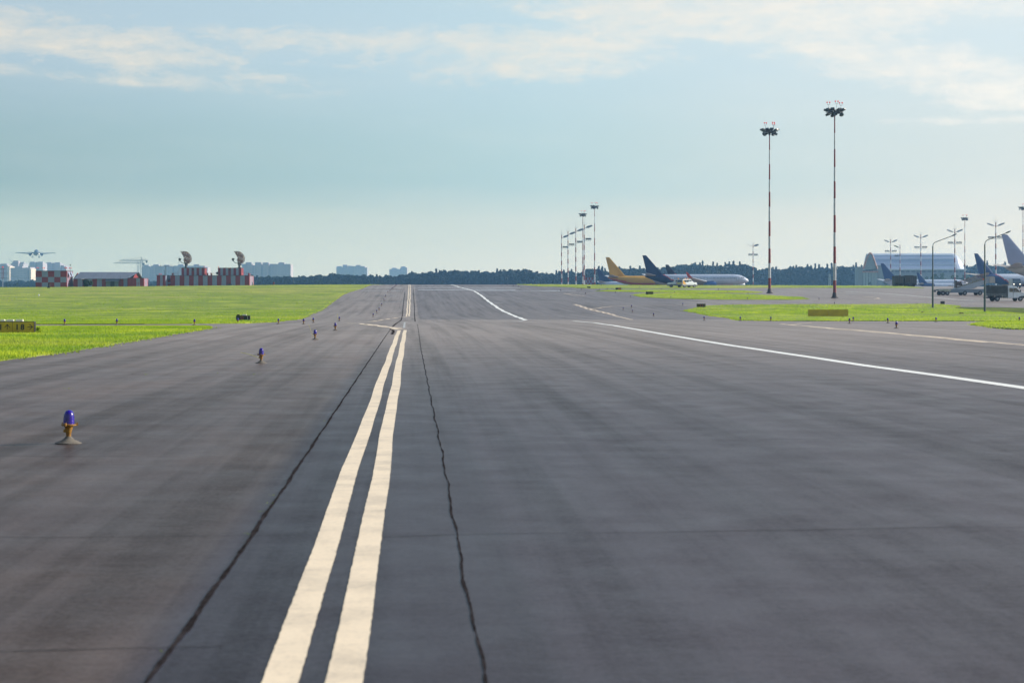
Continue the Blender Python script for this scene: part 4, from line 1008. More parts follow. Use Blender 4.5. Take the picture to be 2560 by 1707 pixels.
b0, b1, ztop = cabin(542.4, 601, [0, 1, 0, 1, 0, 1, 0, 1, 0], '')
rl = MB()
for x0, x1 in ((.2, a0 - .8), (a1 + .3, b0 - .4), (b1 + 1.0, w - .2)):
    for zz in (.5, .95): rl.tube((x0, .3, Zt + zz), (x1, .3, Zt + zz), .03, .03, 4)
    nn = max(2, int((x1 - x0) / .9))
    for i in range(nn + 1): rl.tube((x0 + (x1 - x0) * i / nn, .3, Zt), (x0 + (x1 - x0) * i / nn, .3, Zt + .95), .03, .03, 4)
for q in (a0 - .5, b1 + .5):
    s = -1 if q < a1 else 1
    for i in range(6): rl.box((q - s * .5 + s * .22 * i, 1.0, ztop - (i + 1) * .33), (.24, .8, .05))
    rl.tube((q - s * .5, .6, ztop + .5), (q + s * .8, .6, Zt + .8), .035, .035, 4)
rl.build('railing', BR, RBLD)
for x in (.7, a1 + 1.5 * .9, a1 + 2.6, w - .35): MB().lo_hi((x - .22, .2, Zt), (x + .22, .7, Zt + .75)).build('roof_box', BR, RBLD)
MB().sphere((b0 - .25, 1.6, Zt + .75), .42, 6).tube((b0 - .25, 1.6, Zt), (b0 - .25, 1.6, Zt + .7), .08, .08, 5).build('roof_lamp', BD, RBLD)
for x, z in ((a1 - .1, ztop), (b0 + .05, ztop), (w - .2, Zt)): MB().sphere((x, 2, z + .4), .15, 5).tube((x, 2, z), (x, 2, z + .3), .04, .04, 5).build('obstruction_lamp', LAMPRED, RBLD)
MB().lathe([(.01, .55), (.5, .5), (.8, .3), (.9, 0)], 14, cap=False).build('mound', BLK, RBLD, ((575 - 426) * k, -1.0, .3))
DISH = mat('radar_dish_mesh', (0.03, 0.022, 0.019), 0.95, 0.0, var=0.35, scale=3)
def radar(x, label):
    t = empty('radar_antenna', (RBLD.location.x + x, D3 + 3.4, RBLD.location.z + ztop + .09), R(-15), label, 'radar antenna', 'radar dishes on the striped building')
    MB().lathe([(.55, 0), (.55, .12), (.38, .2), (.34, .75), (.46, .9)], 10).box((-.26, 0, 1.15), (.22, .6, .8)).box((.34, 0, 1.2), (.3, .7, .9)).box((0, 0, 1.6), (1.0, .8, .25)).build('pedestal', BLK, t)
    # orange-peel reflector: a parabolic strip, hollow towards -x
    m = MB(); nz, ny = 14, 10; tr = []
    for i in range(nz + 1):
        q = i / nz; z = 1.45 + 4.05 * q
        xx = .12 + 1.02 * math.sin(math.pi * (q * .80 + .08)) - q * q * 1.25 - .1
        hw = 2.4 * min(1.0, .45 + 2.6 * q) * min(1.0, .72 + 2.2 * (1 - q))
        for j in range(ny + 1):
            s = -1 + 2 * j / ny; tr.append((xx - .42 * s * s * hw / 2.2, s * hw, z))
    fs = [(i * (ny + 1) + j, i * (ny + 1) + j + 1, (i + 1) * (ny + 1) + j + 1, (i + 1) * (ny + 1) + j) for i in range(nz) for j in range(ny)]
    back = [(x + .16, y, z) for x, y, z in tr]
    m.add(tr, [f for k_, f in enumerate(fs) if k_ % 4]); m.add(back, [f for k_, f in enumerate(fs) if (k_ + k_ // ny) % 3])
    m.build('reflector', DISH, t)
    rb = MB()
    for j in (0, 2, 4, 6, 8, 10):
        for i in range(nz): 
            a = Vector(back[i * (ny + 1) + j]); b = Vector(back[(i + 1) * (ny + 1) + j]); rb.tube(a + Vector((.3, 0, 0)), b + Vector((.3, 0, 0)), .06, .06, 4)
    for i in range(0, nz + 1, 3):
        for j in range(ny):
            a = Vector(back[i * (ny + 1) + j]); b = Vector(back[i * (ny + 1) + j + 1]); rb.tube(a + Vector((.22, 0, 0)), b + Vector((.22, 0, 0)), .07, .07, 4)
    rb.build('rib_frame', mat('dish_frame', (0.11, 0.045, 0.022), 0.95, var=0.35, scale=4), t)
    MB().path([(-.3, 0, 1.3), (-1.6, 0, 1.75), (-2.25, 0, 2.3)], .09, 6).box((-2.3, 0, 2.85), (.55, .7, .7), rot=Matrix.Rotation(R(20), 3, 'Y')).box((-2.3, 0, 2.4), (.25, .3, .4)).build('feed_horn', BLK, t)
    MB().tube((-1.1, 0, 4.9), (-1.15, 0, 5.8), .05, .05, 5).tube((-1.15, 0, 4.9), (-1.25, 0, 4.1), .05, .05, 5).box((-1.05, 0, 5.0), (.5, .5, .3)).build('upper_feed', BLK, t)
    MB().tube((.9, 0, 4.1), (1.35, 0, 4.25), .05, .05, 5).sphere((1.45, 0, 4.25), .19, 6).build('counterweight', BLK, t)
    return t
radar((459.3 - 426) * k, 'curved mesh radar dish on the left roof cabin, with a thin cross-shaped aerial in front')
ra = radar((593.5 - 426) * k, 'curved mesh radar dish on the right roof cabin')
t = [o for o in bpy.data.objects if o.name == 'radar_antenna'][0]
MB().tube((-2.7, .2, 1.2), (-2.7, .2, 4.0), .03, .03, 4).tube((-4.2, .2, 3.3), (-2.2, .2, 3.1), .03, .03, 4).build('cross_aerial', BLK, t)

# small field furniture
def little(name, label, cat, u, v, d, mb, m, z=None):
    p = Vector((X(u, d), d, Z(v, d) if z is None else z)); o = mb.build(name, m, None, p); tag(o, label, cat); return o
d = 330
little('stump_post', 'short dark post casting a long shadow on the grass before the chequered building', 'post', 122.7, 719, d, MB().box((0, 0, .35), (.35, .3, 1.3)).box((-.1, 0, -.1), (.6, .4, .5)), BLK)
little('ground_light', 'small white-topped ground light alone in the left field', 'field light', 96.8, 742.5, G(96.8, 742.5).y, MB().sphere((0, 0, .32), .15, 6).tube((0, 0, -.05), (0, 0, .3), .05, .05, 6), mat('white_dome', (.6, .62, .66), .4))
little('marker_post', 'tiny red-topped post on the skyline right of the radar building', 'post', 684.5, 712.5, 420, MB().tube((0, 0, -1), (0, 0, .5), .08, .08, 6).box((0, 0, .6), (.45, .3, .4)), BR)
little('marker_stump', 'dark stump on the skyline at the right end of the radar building', 'post', 631, 713.5, 466, MB().tube((0, 0, -1), (0, 0, 1.1), .22, .12, 7).box((.4, 0, -.1), (1.2, .4, .5)), BLK)
# pylon at the left picture edge
D4 = 455; k = D4 / F
t = empty('aerial_pylon', (X(7, D4), D4, Z(719, D4)), 0, 'red aerial pylon with cross bars and a red lamp at the left picture edge', 'pylon')
hp = (719 - 669) * k
pm = MB()
for s in (-.26, .26):
    pm.tube((s, 0, hp * .44), (s, 0, hp - .3), .06, .06, 5)
    for q in range(8): a = hp * .44 + q * .42; pm.tube((-.26, 0, a), (.26, 0, a + .42), .03, .03, 4)
pm.build('lattice', BR, t)
MB().tube((0, 0, -1), (0, 0, hp * .46), .16, .1, 6).build('post', BW, t)
ar = MB()
for zz, l in ((hp * .93, .9), (hp * .72, 1.7), (hp * .47, 1.9)): ar.tube((-l * 1.4, 0, zz), (l, 0, zz - .05), .05, .05, 5)
ar.build('cross_arm', BLK, t); MB().sphere((0, 0, hp + .15), .24, 6).build('obstruction_lamp', LAMPRED, t)
wr = MB(); P0 = Vector((1.8, 0, hp * .62)); P1 = Vector(((89 - 7) * k, 0, (719 - 694) * k)); pts = [P0.lerp(P1, q / 10) - Vector((0, 0, .5 * math.sin(math.pi * q / 10))) for q in range(11)]
wr.path(pts, .02, 3); wr.build('wire', BLK, t)

# ------------------------------------------------------------------ hangar on the right
D5 = 900.0; k = D5 / F
HANG = mat('hangar_wall', (0.20, 0.235, 0.29), 0.6, var=0.08, scale=0.2, stretch=(3, 3, .2))
HROOF = mat('hangar_roof', (0.34, 0.39, 0.52), 0.45, 0.1, var=0.06, scale=0.15, stretch=(.5, 3, 3))
HROOF2 = mat('hangar_roof_ridge', (0.48, 0.54, 0.62), 0.45, 0.1, var=0.06, scale=0.15)
PINK = mat('weathered_red_trim', (0.42, 0.22, 0.18), 0.7, var=0.3, scale=0.6)
zb = Z(716, D5)
t = empty('arched_hangar', (X(2155, D5), D5, zb), 0, 'large arched hangar with a pointed gable and long ribbed roof on the right', 'hangar')
U = lambda u: (u - 2155) * k; H_ = lambda v: (716 - v) * k
ang = R(18); w2 = (2190 - 2155) * k
gp_ = [(0, H_(673)), (U(2159), H_(662)), (U(2164), H_(647)), (U(2168.5), H_(637)), (U(2172.6), H_(632.4)), (U(2177), H_(637)), (U(2181.5), H_(648)), (U(2186), H_(661)), (w2, H_(673))]
L5 = (2394 - 2176) * k
# roof shell: the gable outline swept along +x
shell = []; off = [(x - U(2172.6), z) for x, z in gp_]
sec = [(-.0 + (-1) * abs(x) * 0 + x, z) for x, z in off]
rfm = MB(); nS = len(sec)
def sweep(tt):   # the roof runs to the right and slightly away; sections stand across it
    return (U(2172.6) + L5 * tt, 0)
prof5 = [(-11.0, H_(673)), (-8.2, H_(662)), (-5.2, H_(647)), (-2.6, H_(637)), (0, H_(632.4)), (2.6, H_(637)), (5.2, H_(647)), (8.2, H_(662)), (11.0, H_(673))]
for (xa, sh) in ((U(2172.6), 1.0), (U(2393.7), 1.0)): pass
xs5 = [U(2178), U(2250), U(2330), U(2393.7), U(2402), U(2410), U(2417)]
sc5 = [1, 1, 1, 1, .93, .78, .50]
vs = []
for x, s in zip(xs5, sc5):
    for y, z in prof5: vs.append((x, y * max(s, .6) + 11.2, H_(673) + (z - H_(673)) * s))
n = len(prof5); fs = []; ms = []
for i in range(len(xs5) - 1):
    for j in range(n - 1): rfm.f.append([i * n + j, i * n + j + 1, (i + 1) * n + j + 1, (i + 1) * n + j]); rfm.m.append(1 if j in (3, 4) and i < 3 else 0)
rfm.v = vs; rfm.f.append(list(range(n))); rfm.m.append(0); rfm.f.append(list(range((len(xs5) - 1) * n, len(xs5) * n))); rfm.m.append(0)
rfm.build('roof', [HROOF, HROOF2], t)
sm_ = MB()
for j in (1, 2, 3): y, z = prof5[j]; sm_.lo_hi((U(2190), y + 11.0, z - .12), (U(2395), y + 11.22, z + .12))
sm_.lo_hi((U(2190), -.4, H_(673) - .5), (U(2418), .25, H_(673) + .1)); sm_.build('roof_seam', HROOF2, t)
MB().lo_hi((U(2205), .3, -3), (U(2414), 22, H_(673.3))).build('wall', HANG, t)
MB().lo_hi((U(2205), -1.6, -3), (U(2420), .2, H_(684))).build('side_annex', HANG, t)
wn = MB()
for i in range(14): wn.lo_hi((U(2225) + i * 3.4, .18, H_(681)), (U(2225) + i * 3.4 + 2.2, .28, H_(676)))
wn.build('window', mat('hangar_glass', (0.10, 0.14, 0.18), 0.3), t)
g5 = MB().prism([(x, z) for x, z in gp_], 1, -3.0, 0.0); g5.build('gable', HANG, t)
tr5 = MB()
for (xa, za), (xb, zb_) in zip(gp_[:-1], gp_[1:]): tr5.tube((xa, -3.1, za), (xb, -3.1, zb_), .55, .55, 6)
tr5.lo_hi((-.6, -3.4, H_(681.5)), (w2 + .5, -2.9, H_(678))); tr5.build('trim', PINK, t)
MB().lathe([(.01, 0), (1.0, .0), (1.0, .15)], 10).build('emblem_plate', mat('hangar_plate', (.17, .20, .27), .6), t, (U(2172), -3.1, H_(650)))
dr = MB()
for i in range(5): dr.lo_hi((U(2156) + i * (w2 / 5) - .2, -2.6 + .2 * (i % 2), -3), (U(2156) + (i + 1) * (w2 / 5) - .5, -2.45 + .2 * (i % 2), H_(681.6)))
dr.build('door', mat('hangar_door', (0.27, 0.33, 0.38), 0.6, var=.12, scale=.3, stretch=(3, 3, .2)), t)
MB().lo_hi((U(2144.5), -2.2, -3), (-.05, 8, H_(667.5))).build('wing_block', HANG, t)
MB().lo_hi((w2 + .05, -2.2, -3), (U(2206), 8, H_(663.5))).build('wing_block', HANG, t)

# chequered hut and white lattice post far off
box_hut('chequered_kiosk', 'tiny red and white chequered kiosk behind the far striped masts', 'building', 640, 1464, 1483, 693.5, 714, [1464, 1468, 1471.5, 1475, 1479, 1483], [714, 707, 700, 693.5], depth=3.5, pick=lambda i, j: (i + j) % 2)
t = MB(); 
for s in (-.5, .5):
    for y in (-.5, .5): t.tube((s * 1.3, y * 1.3, -3), (s * .6, y * .6, 6.6), .1, .1, 4)
for q in range(7): a = -1 + q * 1.1; t.tube((-.6, -.5, a), (.6, -.5, a + 1.1), .07, .07, 4).tube((-.6, .5, a + 1.1), (.6, .5, a), .07, .07, 4)
t.tube((0, 0, 6.4), (0, 0, 7.6), .08, .08, 4)
o = t.build('lattice_post', WHT, None, (X(2074, 900), 900, Z(714, 900) + .5)); tag(o, 'short white lattice post in front of the forest, left of the right tall mast', 'post')

# ------------------------------------------------------------------ the town and cranes far behind
def facade(name, base, pane, sx, sz):
    m = bpy.data.materials.new(name); m.use_nodes = True; g = NG(m.node_tree); b = g.n['Principled BSDF']
    tc = g.new('ShaderNodeTexCoord'); br = g.new('ShaderNodeTexBrick'); br.offset = 0; br.squash = 1
    g.l.new(g.mapping(tc.outputs['Object'], rot=(R(90), 0, 0)), br.inputs['Vector'])
    br.inputs['Color1'].default_value = (*pane, 1); br.inputs['Color2'].default_value = (*[c * 1.3 for c in pane], 1); br.inputs['Mortar'].default_value = (*base, 1)
    br.inputs['Scale'].default_value = 1.0; br.inputs['Mortar Size'].default_value = 0.9; br.inputs['Brick Width'].default_value = sx; br.inputs['Row Height'].default_value = sz
    n = g.noise(g.mapping(tc.outputs['Object'], scale=(.06, .06, .02)), 1.0, 3)
    g.l.new(g.mix(g.rng(n, .4, .65), br.outputs[0], tuple(c * .8 for c in base), 'MIX'), b.inputs['Base Color']); b.inputs['Roughness'].default_value = .7
    return m
FA = facade('panel_facade', (0.46, 0.42, 0.44), (0.22, 0.22, 0.25), 4.2, 3.0)
FB = mat('beige_facade', (0.72, 0.58, 0.46), .7, var=.06, scale=.1)
FC = facade('brick_facade', (0.44, 0.38, 0.39), (0.20, 0.19, 0.22), 5.5, 3.0)
def tower(label, d, segs, zb=2.0, depth=26):
    """segs: (u0, u1, v_top, material, forward offset)"""
    u0 = segs[0][0]; x0 = X(u0, d); t = empty('apartment_block', (x0, d, zb), 0, label, 'apartment block', 'far apartment blocks')
    for i, (a, b, v, m, fo) in enumerate(segs):
        MB().lo_hi((X(a, d) - x0, fo, -3), (X(b, d) - x0, fo + depth, Z(v, d) - zb)).build('wing', m, t)
        if b - a > 9:
            c = (X(a, d) + X(b, d)) / 2 - x0; MB().lo_hi((c - 6, fo + 4, Z(v, d) - zb + .01), (c + 4, fo + 12, Z(v, d) - zb + 2.6)).build('roof_house', m, t)
    return t
tower('hazy apartment block at the far left edge, left of the beige stripe', 2600, [(-60, 0, 660, FA, 4), (0, 19, 662.5, FC, 0), (19.2, 25.5, 666, FB, -3)])
tower('tall hazy apartment tower with a stepped top under the small luffing crane', 2650, [(24.7, 31, 658.5, FA, 4), (31.2, 46, 655, FC, 0), (46.2, 56, 658.5, FA, 5)])
tower('hazy middle apartment block with a pale vertical stripe behind the chequered building', 2500, [(26, 70, 669.5, FC, 0), (70.2, 74.5, 668, FA, 2), (74.7, 78.5, 672, FB, -2)])
tower('broad hazy apartment tower directly under the landing airliner', 2750, [(68, 73, 665, FA, 5), (73.2, 87, 657.5, FA, 0), (87.2, 93.5, 655, FC, 2), (93.7, 107, 657.5, FA, 0)])
tower('hazy apartment tower to the right behind the chequered building, with a lower right wing', 2800, [(101, 115.4, 664, FA, 4), (115.6, 128, 659, FA, 0), (128.2, 136, 657, FC, 2), (136.2, 150.7, 659, FA, 0), (150.9, 158, 663, FA, 3), (158.2, 165.2, 666, FC, 0)])
tower('long hazy apartment slab behind the radar building', 2550, [(354, 376, 665.5, FA, 0), (376.2, 402, 664.5, FC, 2), (402.2, 431, 666, FA, 0), (433, 470, 664.5, FA, 2), (470.2, 512, 664.5, FC, 0), (512.2, 518, 667.5, FA, 3)])
tower('long hazy apartment block right of the radar dishes with a notched roofline', 2400, [(604, 614, 663.5, FA, 3), (614.2, 629, 659.5, FC, 0), (629.2, 637.5, 663, FA, 3), (637.7, 653, 659.5, FC, 0), (653.2, 657, 663, FA, 3), (657.2, 672, 660, FC, 0), (672.2, 681.5, 663.5, FA, 3), (681.7, 726.5, 660, FC, 0)])
tower('smaller hazy apartment block standing alone above the forest, middle left', 3000, [(840.7, 856, 668.5, FA, 0), (856.2, 869, 665, FC, 2), (869.2, 880, 667.5, FA, 4), (880.2, 912, 665.5, FC, 0), (912.2, 917.5, 669, FA, 2)])
tower('smallest hazy apartment block above the forest, nearest the double line', 3100, [(973.3, 1000, 672.5, FA, 0), (1000.2, 1017.5, 669, FC, 2)])
CRN = mat('crane_steel', (0.12, 0.14, 0.17), 0.6)
def crane(u, vt, vj, ul, ur, d, label):
    p = Vector((X(u, d), d, 2.0)); t = empty('tower_crane', p, 0, label, 'tower crane', 'far tower cranes')
    zt, zj = Z(vt, d) - 2, Z(vj, d) - 2; xl, xr = X(ul, d) - p.x, X(ur, d) - p.x; w = 1.3
    m = MB()
    for s in (-w, w): m.tube((s, 0, 0), (s, 0, zj), .42, .42, 4)
    for q in range(int(zj / 5)): m.tube((-w, 0, q * 5), (w, 0, q * 5 + 5), .2, .2, 3)
    m.tube((0, 0, zj), (0, 0, zt), .7, .4, 4); m.build('mast', CRN, t)
    j = MB().tube((xl, 0, zj), (xr, 0, zj), .55, .55, 4).tube((xl * .9, 0, zj + 1.6), (xr * .8, 0, zj + 1.6), .25, .25, 4)
    for q in range(24): a = xl + (xr - xl) * q / 24; j.tube((a, 0, zj), (a + (xr - xl) / 48, 0, zj + 1.6), .15, .15, 3)
    j.tube((0, 0, zt), (xl * .65, 0, zj + 1), .14, .14, 3).tube((0, 0, zt), (xr * .8, 0, zj + 1), .14, .14, 3).build('jib', CRN, t)
    MB().lo_hi((xr * .72, -1.5, zj - 3.2), (xr * .95, 1.5, zj - .2)).build('counterweight', CRN, t)
crane(353.5, 643, 651.5, 299, 369.5, 2000, 'taller thin tower crane left of the radar building')
crane(345.2, 652, 658, 285.5, 362, 2100, 'lower thin tower crane with its jib just under the taller one')
p = V(32, 658, 2640); o = MB().tube((0, 0, 0), (X(22, 2640) - p.x, 0, 8.5), .5, .3, 4).tube((0, 0, -4), (0, 0, 2), .6, .6, 4).build('luffing_crane', CRN, None, p); tag(o, 'small slanting luffing crane on top of the stepped apartment tower', 'crane')
# ------------------------------------------------------------------ vehicles (front +x, origin on the ground at mid length)
VW = mat('vehicle_white', (0.60, 0.66, 0.72), 0.35, var=0.06, coat=0.4)
CANV = mat('dark_canvas', (0.055, 0.06, 0.062), 0.8, var=0.25, scale=1.5)
BEDP = mat('sideboard_grey', (0.10, 0.115, 0.12), 0.6, var=0.2)
PLAS = mat('dark_bumper', (0.03, 0.04, 0.055), 0.55, var=0.2)
RIM = mat('steel_rim', (0.22, 0.25, 0.29), 0.4, 0.4)
def wheel(t, x, y, r, w=.2):
    o = MB().tube((0, -w / 2, 0), (0, w / 2, 0), r, r, 20).build('wheel', RUB, t, (x, y, r), smooth=True)
    s = 1 if y > 0 else -1
    MB().tube((0, s * (w / 2 - .03), 0), (0, s * (w / 2 + .012), 0), r * .58, r * .5, 16).build('rim', RIM, o)
def flatside(t, name, pts, y, m, th=.015):
    return MB().prism(pts, 1, y, y + th).build(name, m, t)
# light truck with canvas bed
p = on_ground(2512, 217)
t = empty('canvas_truck', p, 0, 'white double-cab light truck with a dark canvas-covered bed, at the right edge', 'truck')
MB().lo_hi((-2.85, -.40, .52), (2.0, .40, .66)).lo_hi((-3.1, -.7, .42), (-2.9, .7, .60)).lo_hi((-2.9, -.5, .42), (-2.5, -.35, .60)).build('chassis', PLAS, t)
b = MB().lo_hi((-2.75, -.98, .78), (.02, .98, 1.18)).build('bed', BEDP, t, bevel=.02)
cv = MB(); n = 10
prof = [(-.97, 1.182), (-.97, 2.20), (-.90, 2.34), (-.5, 2.40), (0, 2.42), (.5, 2.40), (.90, 2.34), (.97, 2.20), (.97, 1.182)]
for i in range(n):
    xa, xb = -2.74 + 2.76 * i / n, -2.74 + 2.76 * (i + 1) / n; sg = .025 if i % 2 else -.01
    cv.prism([(y, z + (sg if z > 2 else 0)) for y, z in prof], 0, xa, xb)
cv.build('canvas_cover', CANV, t)
cab = MB(); side = [(.08, .48), (.08, 2.16), (.30, 2.28), (.95, 2.32), (1.45, 2.22), (2.12, 1.50), (2.75, 1.22), (2.98, .95), (2.98, .52), (2.55, .48)]
cab.prism(side, 1, -.94, .94); 
for i, (x, y, z) in enumerate(cab.v):
    if z > 1.4: cab.v[i] = (x, y * (1 - .13 * (z - 1.4)), z)
cabo = cab.build('cab', VW, t, bevel=.05)
ws = MB().add([(1.50, -.80, 2.17), (1.50, .80, 2.17), (2.13, .88, 1.515), (2.13, -.88, 1.515)], [(0, 1, 2, 3)])
ws.v = [(x + .02, y, z + .02) for x, y, z in ws.v]; ws.build('windscreen', mat('pale_windscreen', (.20, .27, .28), .08, spec=.9), cabo)
for y in (-.96, .93):
    flatside(cabo, 'side_window', [(.30, 1.40), (.30, 1.98), (.82, 1.98), (.82, 1.40)], y if y > 0 else y + .005, GLS, .03)
    flatside(cabo, 'side_window', [(.98, 1.40), (.98, 1.98), (1.45, 1.98), (1.92, 1.45), (1.9, 1.40)], y if y > 0 else y + .005, GLS, .03)
    flatside(cabo, 'door', [(.90, .62), (.90, 2.05), (.925, 2.05), (.925, .62)], y if y > 0 else y + .005, PLAS, .03)
MB().lo_hi((2.15, -.97, .45), (3.04, .97, .80)).build('bumper', PLAS, t, bevel=.04)
for y in (-.78, .62): MB().lo_hi((2.93, y, .84), (3.01, y + .16, 1.0)).build('headlight', mat('headlight', (.5, .5, .48), .2), t)
for s in (-1, 1):
    MB().lo_hi((1.95, s * 1.02 - .08, 1.42), (2.05, s * 1.02 + .08, 1.72)).build('mirror', BLK, t)
    wheel(t, 2.05, s * .86, .36, .2); wheel(t, -1.62, s * .82, .36, .34)
for x in (-2.2, -1.0): MB().lo_hi((x - .12, -.9, .5), (x + .12, .9, .78)).build('mudguard', PLAS, t)
MB().lo_hi((-.6, -.9, .5), (-.1, -.5, .76)).build('fuel_tank', BEDP, t)
MB().lo_hi((-.2, -.6, 2.43), (.35, .5, 2.50)).build('roof_bar', mat('rust_bar', (.42, .24, .10), .7), t)
t.rotation_euler = (0, 0, R(7))

# passenger stairs truck
p = on_ground(2408, 253); k = 253 / F
t = empty('stairs_truck', (X(2333, 253), 253, hz(X(2408, 253), 253)), 0, 'long grey passenger stairs truck, its stairs rising to the right behind the canvas truck', 'stairs truck')
q = lambda u: (u - 2333) * k; hh = lambda v: (736.5 - v) * k
GREYB = mat('stairs_truck_grey', (0.17, 0.22, 0.28), .5, var=.1); PANEL = mat('stairs_panel', (0.33, 0.38, 0.45), .5, var=.06, scale=.4); CREAM = mat('wheel_housing', (.42, .44, .38), .6)
MB().lo_hi((q(2373), -1.1, .42), (q(2466), 1.1, 1.0 + .08)).build('chassis', GREYB, t)
MB().lo_hi((q(2356), -1.12, .62), (q(2373) - .01, 1.12, 1.10)).lo_hi((q(2345), -1.0, .75), (q(2356), 1.0, 1.05)).build('wheel_housing', CREAM, t)
MB().lo_hi((q(2333.5), -.3, .80), (q(2346), .3, .95)).lo_hi((q(2335), -.35, .55), (q(2338), .35, .8)).build('tow_bar', PLAS, t)
st = MB().prism([(q(2383), 1.10), (q(2461), hh(697)), (q(2475), hh(697)), (q(2475), hh(704)), (q(2461), hh(709)), (q(2428), 1.12)], 1, -.75, .75); st.build('stair_flight', PANEL, t)
sp = MB(); steps = 16
for i in range(steps):
    x = q(2387) + (q(2461) - q(2387)) * i / steps; z = 1.22 + (hh(697) - 1.1) * i / steps
    sp.lo_hi((x, -.6, z), (x + .32, .6, z + .1))
sp.build('step', CREAM, t)
hr = MB()
for y in (-.74, .74):
    a = Vector((q(2387), y, 1.15)); b = Vector((q(2461), y, hh(697)))
    for i in range(15): c = a.lerp(b, i / 14); hr.tube(c, c + Vector((0, 0, .95)), .03, .03, 4)
    hr.tube(a + Vector((0, 0, .95)), b + Vector((0, 0, .95)), .045, .045, 5); hr.tube(a + Vector((0, 0, .5)), b + Vector((0, 0, .5)), .03, .03, 4)
hr.build('handrail', mat('handrail_brown', (.28, .16, .12), .5), t)
MB().lo_hi((q(2455), -.8, hh(699)), (q(2460), -.74, hh(694.8))).build('warning_board', mat('orange_board', (.65, .13, .03), .5), t)
cp = MB().prism([(q(2471), hh(706)), (q(2471), hh(690)), (q(2481), hh(690)), (q(2485), hh(692.5)), (q(2485.5), hh(706))], 1, -1.0, 1.0); cp.build('canopy', mat('canopy_beige', (.40, .38, .36), .7, var=.1), t)
sl = MB()
for i in range(5): a = i * .30; sl.tube((q(2433) + a * 1.3, -.5, 1.15 + a * .55), (q(2452) + a * .2, -.5, 2.0 + a * .1), .06, .06, 4)
sl.build('scissor_lift', mat('lift_arm', (.45, .33, .18), .6), t)
MB().lo_hi((q(2389), -.5, 1.1), (q(2391), .5, 2.6)).lo_hi((q(2391), -.6, 1.9), (q(2402), .6, 2.35)).lo_hi((q(2396), -.5, 1.7), (q(2404), .5, 2.1)).build('generator', BLK, t)
for x, r in ((2363.7, .36), (2352.5, .36), (2408, .38), (2447, .38)):
    for s in (-1, 1): wheel(t, q(x), s * .98, r, .26)
t.rotation_euler = (0, 0, R(3))

# dark minibus seen from the front
p = on_ground(2537, 318)
t = empty('minibus', p, R(-97), 'small dark minibus coming towards the camera with both headlights lit, above the canvas truck', 'minibus')
DB = mat('minibus_paint', (0.02, 0.035, 0.07), .35, var=.1, coat=.3)
bd = MB().prism([(-2.1, .45), (-2.1, 1.95), (-1.9, 2.12), (1.6, 2.12), (1.9, 1.9), (2.1, 1.15), (2.12, .45)], 1, -.92, .92)
for i, (x, y, z) in enumerate(bd.v):
    if z > 1.2: bd.v[i] = (x, y * (1 - .12 * (z - 1.2)), z)
bo = bd.build('body', DB, t, bevel=.06)
for a, b in ((-.8, -.03), (.03, .8)): MB().add([(2.13, a, 1.22), (2.13, b, 1.22), (1.93, b * .9, 1.84), (1.93, a * .9, 1.84)], [(0, 1, 2, 3)]).build('windscreen', mat('minibus_glass', (.13, .17, .20), .1, spec=.9), bo)
MB().lo_hi((2.13, -.95, .42), (2.2, .95, .58)).build('bumper', PLAS, t)
HL = mat('lit_headlight', (1, .95, .8), .3, emit=(1, .93, .75), estr=1.3)
for y in (-.66, .66): MB().tube((2.1, y, .92), (2.16, y, .92), .13, .13, 12).build('headlight', HL, bo)
for x in (-1.3, 1.3):
    for s in (-1, 1): wheel(t, x, s * .78, .36)
MB().lo_hi((-1.7, -.7, 2.13), (1.5, .7, 2.2)).build('roof_rack', VW, t)

# two high slatted trailers
for (u0, u1, lab) in ((2236.5, 2259, 'left of the two dark boxy slatted trailers in front of the hangar'), (2262, 2292, 'right and wider of the two dark boxy slatted trailers')):
    d = 345; k = d / F; w = (u1 - u0) * k; x0 = X(u0, d); zg = Z(717.5, d)
    t = empty('slatted_trailer', (x0, d, zg), 0, lab, 'trailer', 'slatted trailers')
    DG = mat('trailer_dark_green', (0.045, 0.05, 0.048), .7, var=.2)
    h0, h1 = .95, (717.5 - (689.5 if u0 > 2250 else 690.5)) * k
    MB().lo_hi((0, 0, h0), (w, 2.3, h1)).build('body', DG, t)
    s = MB()
    for i in range(int(w / .42)): s.lo_hi((.05 + i * .42, -.05, h0 + .08), (.22 + i * .42, -.002, h1 - .08))
    s.lo_hi((0, -.07, h0 + (h1 - h0) * .38), (w, -.052, h0 + (h1 - h0) * .42)).build('slat', mat('trailer_slat', (.09, .085, .078), .7, var=.25), t)
    MB().lo_hi((.0, .1, .45), (w, 2.2, h0 - .01)).build('skirt', DG, t)
    MB().lo_hi((w * .1, .4, h1 + .002), (w * .75, 1.9, h1 + .12)).build('roof_cover', BLK, t)
    for x in (w * .25, w * .72):
        for y in (.15, 2.1): wheel(t, x, y, .45, .28)

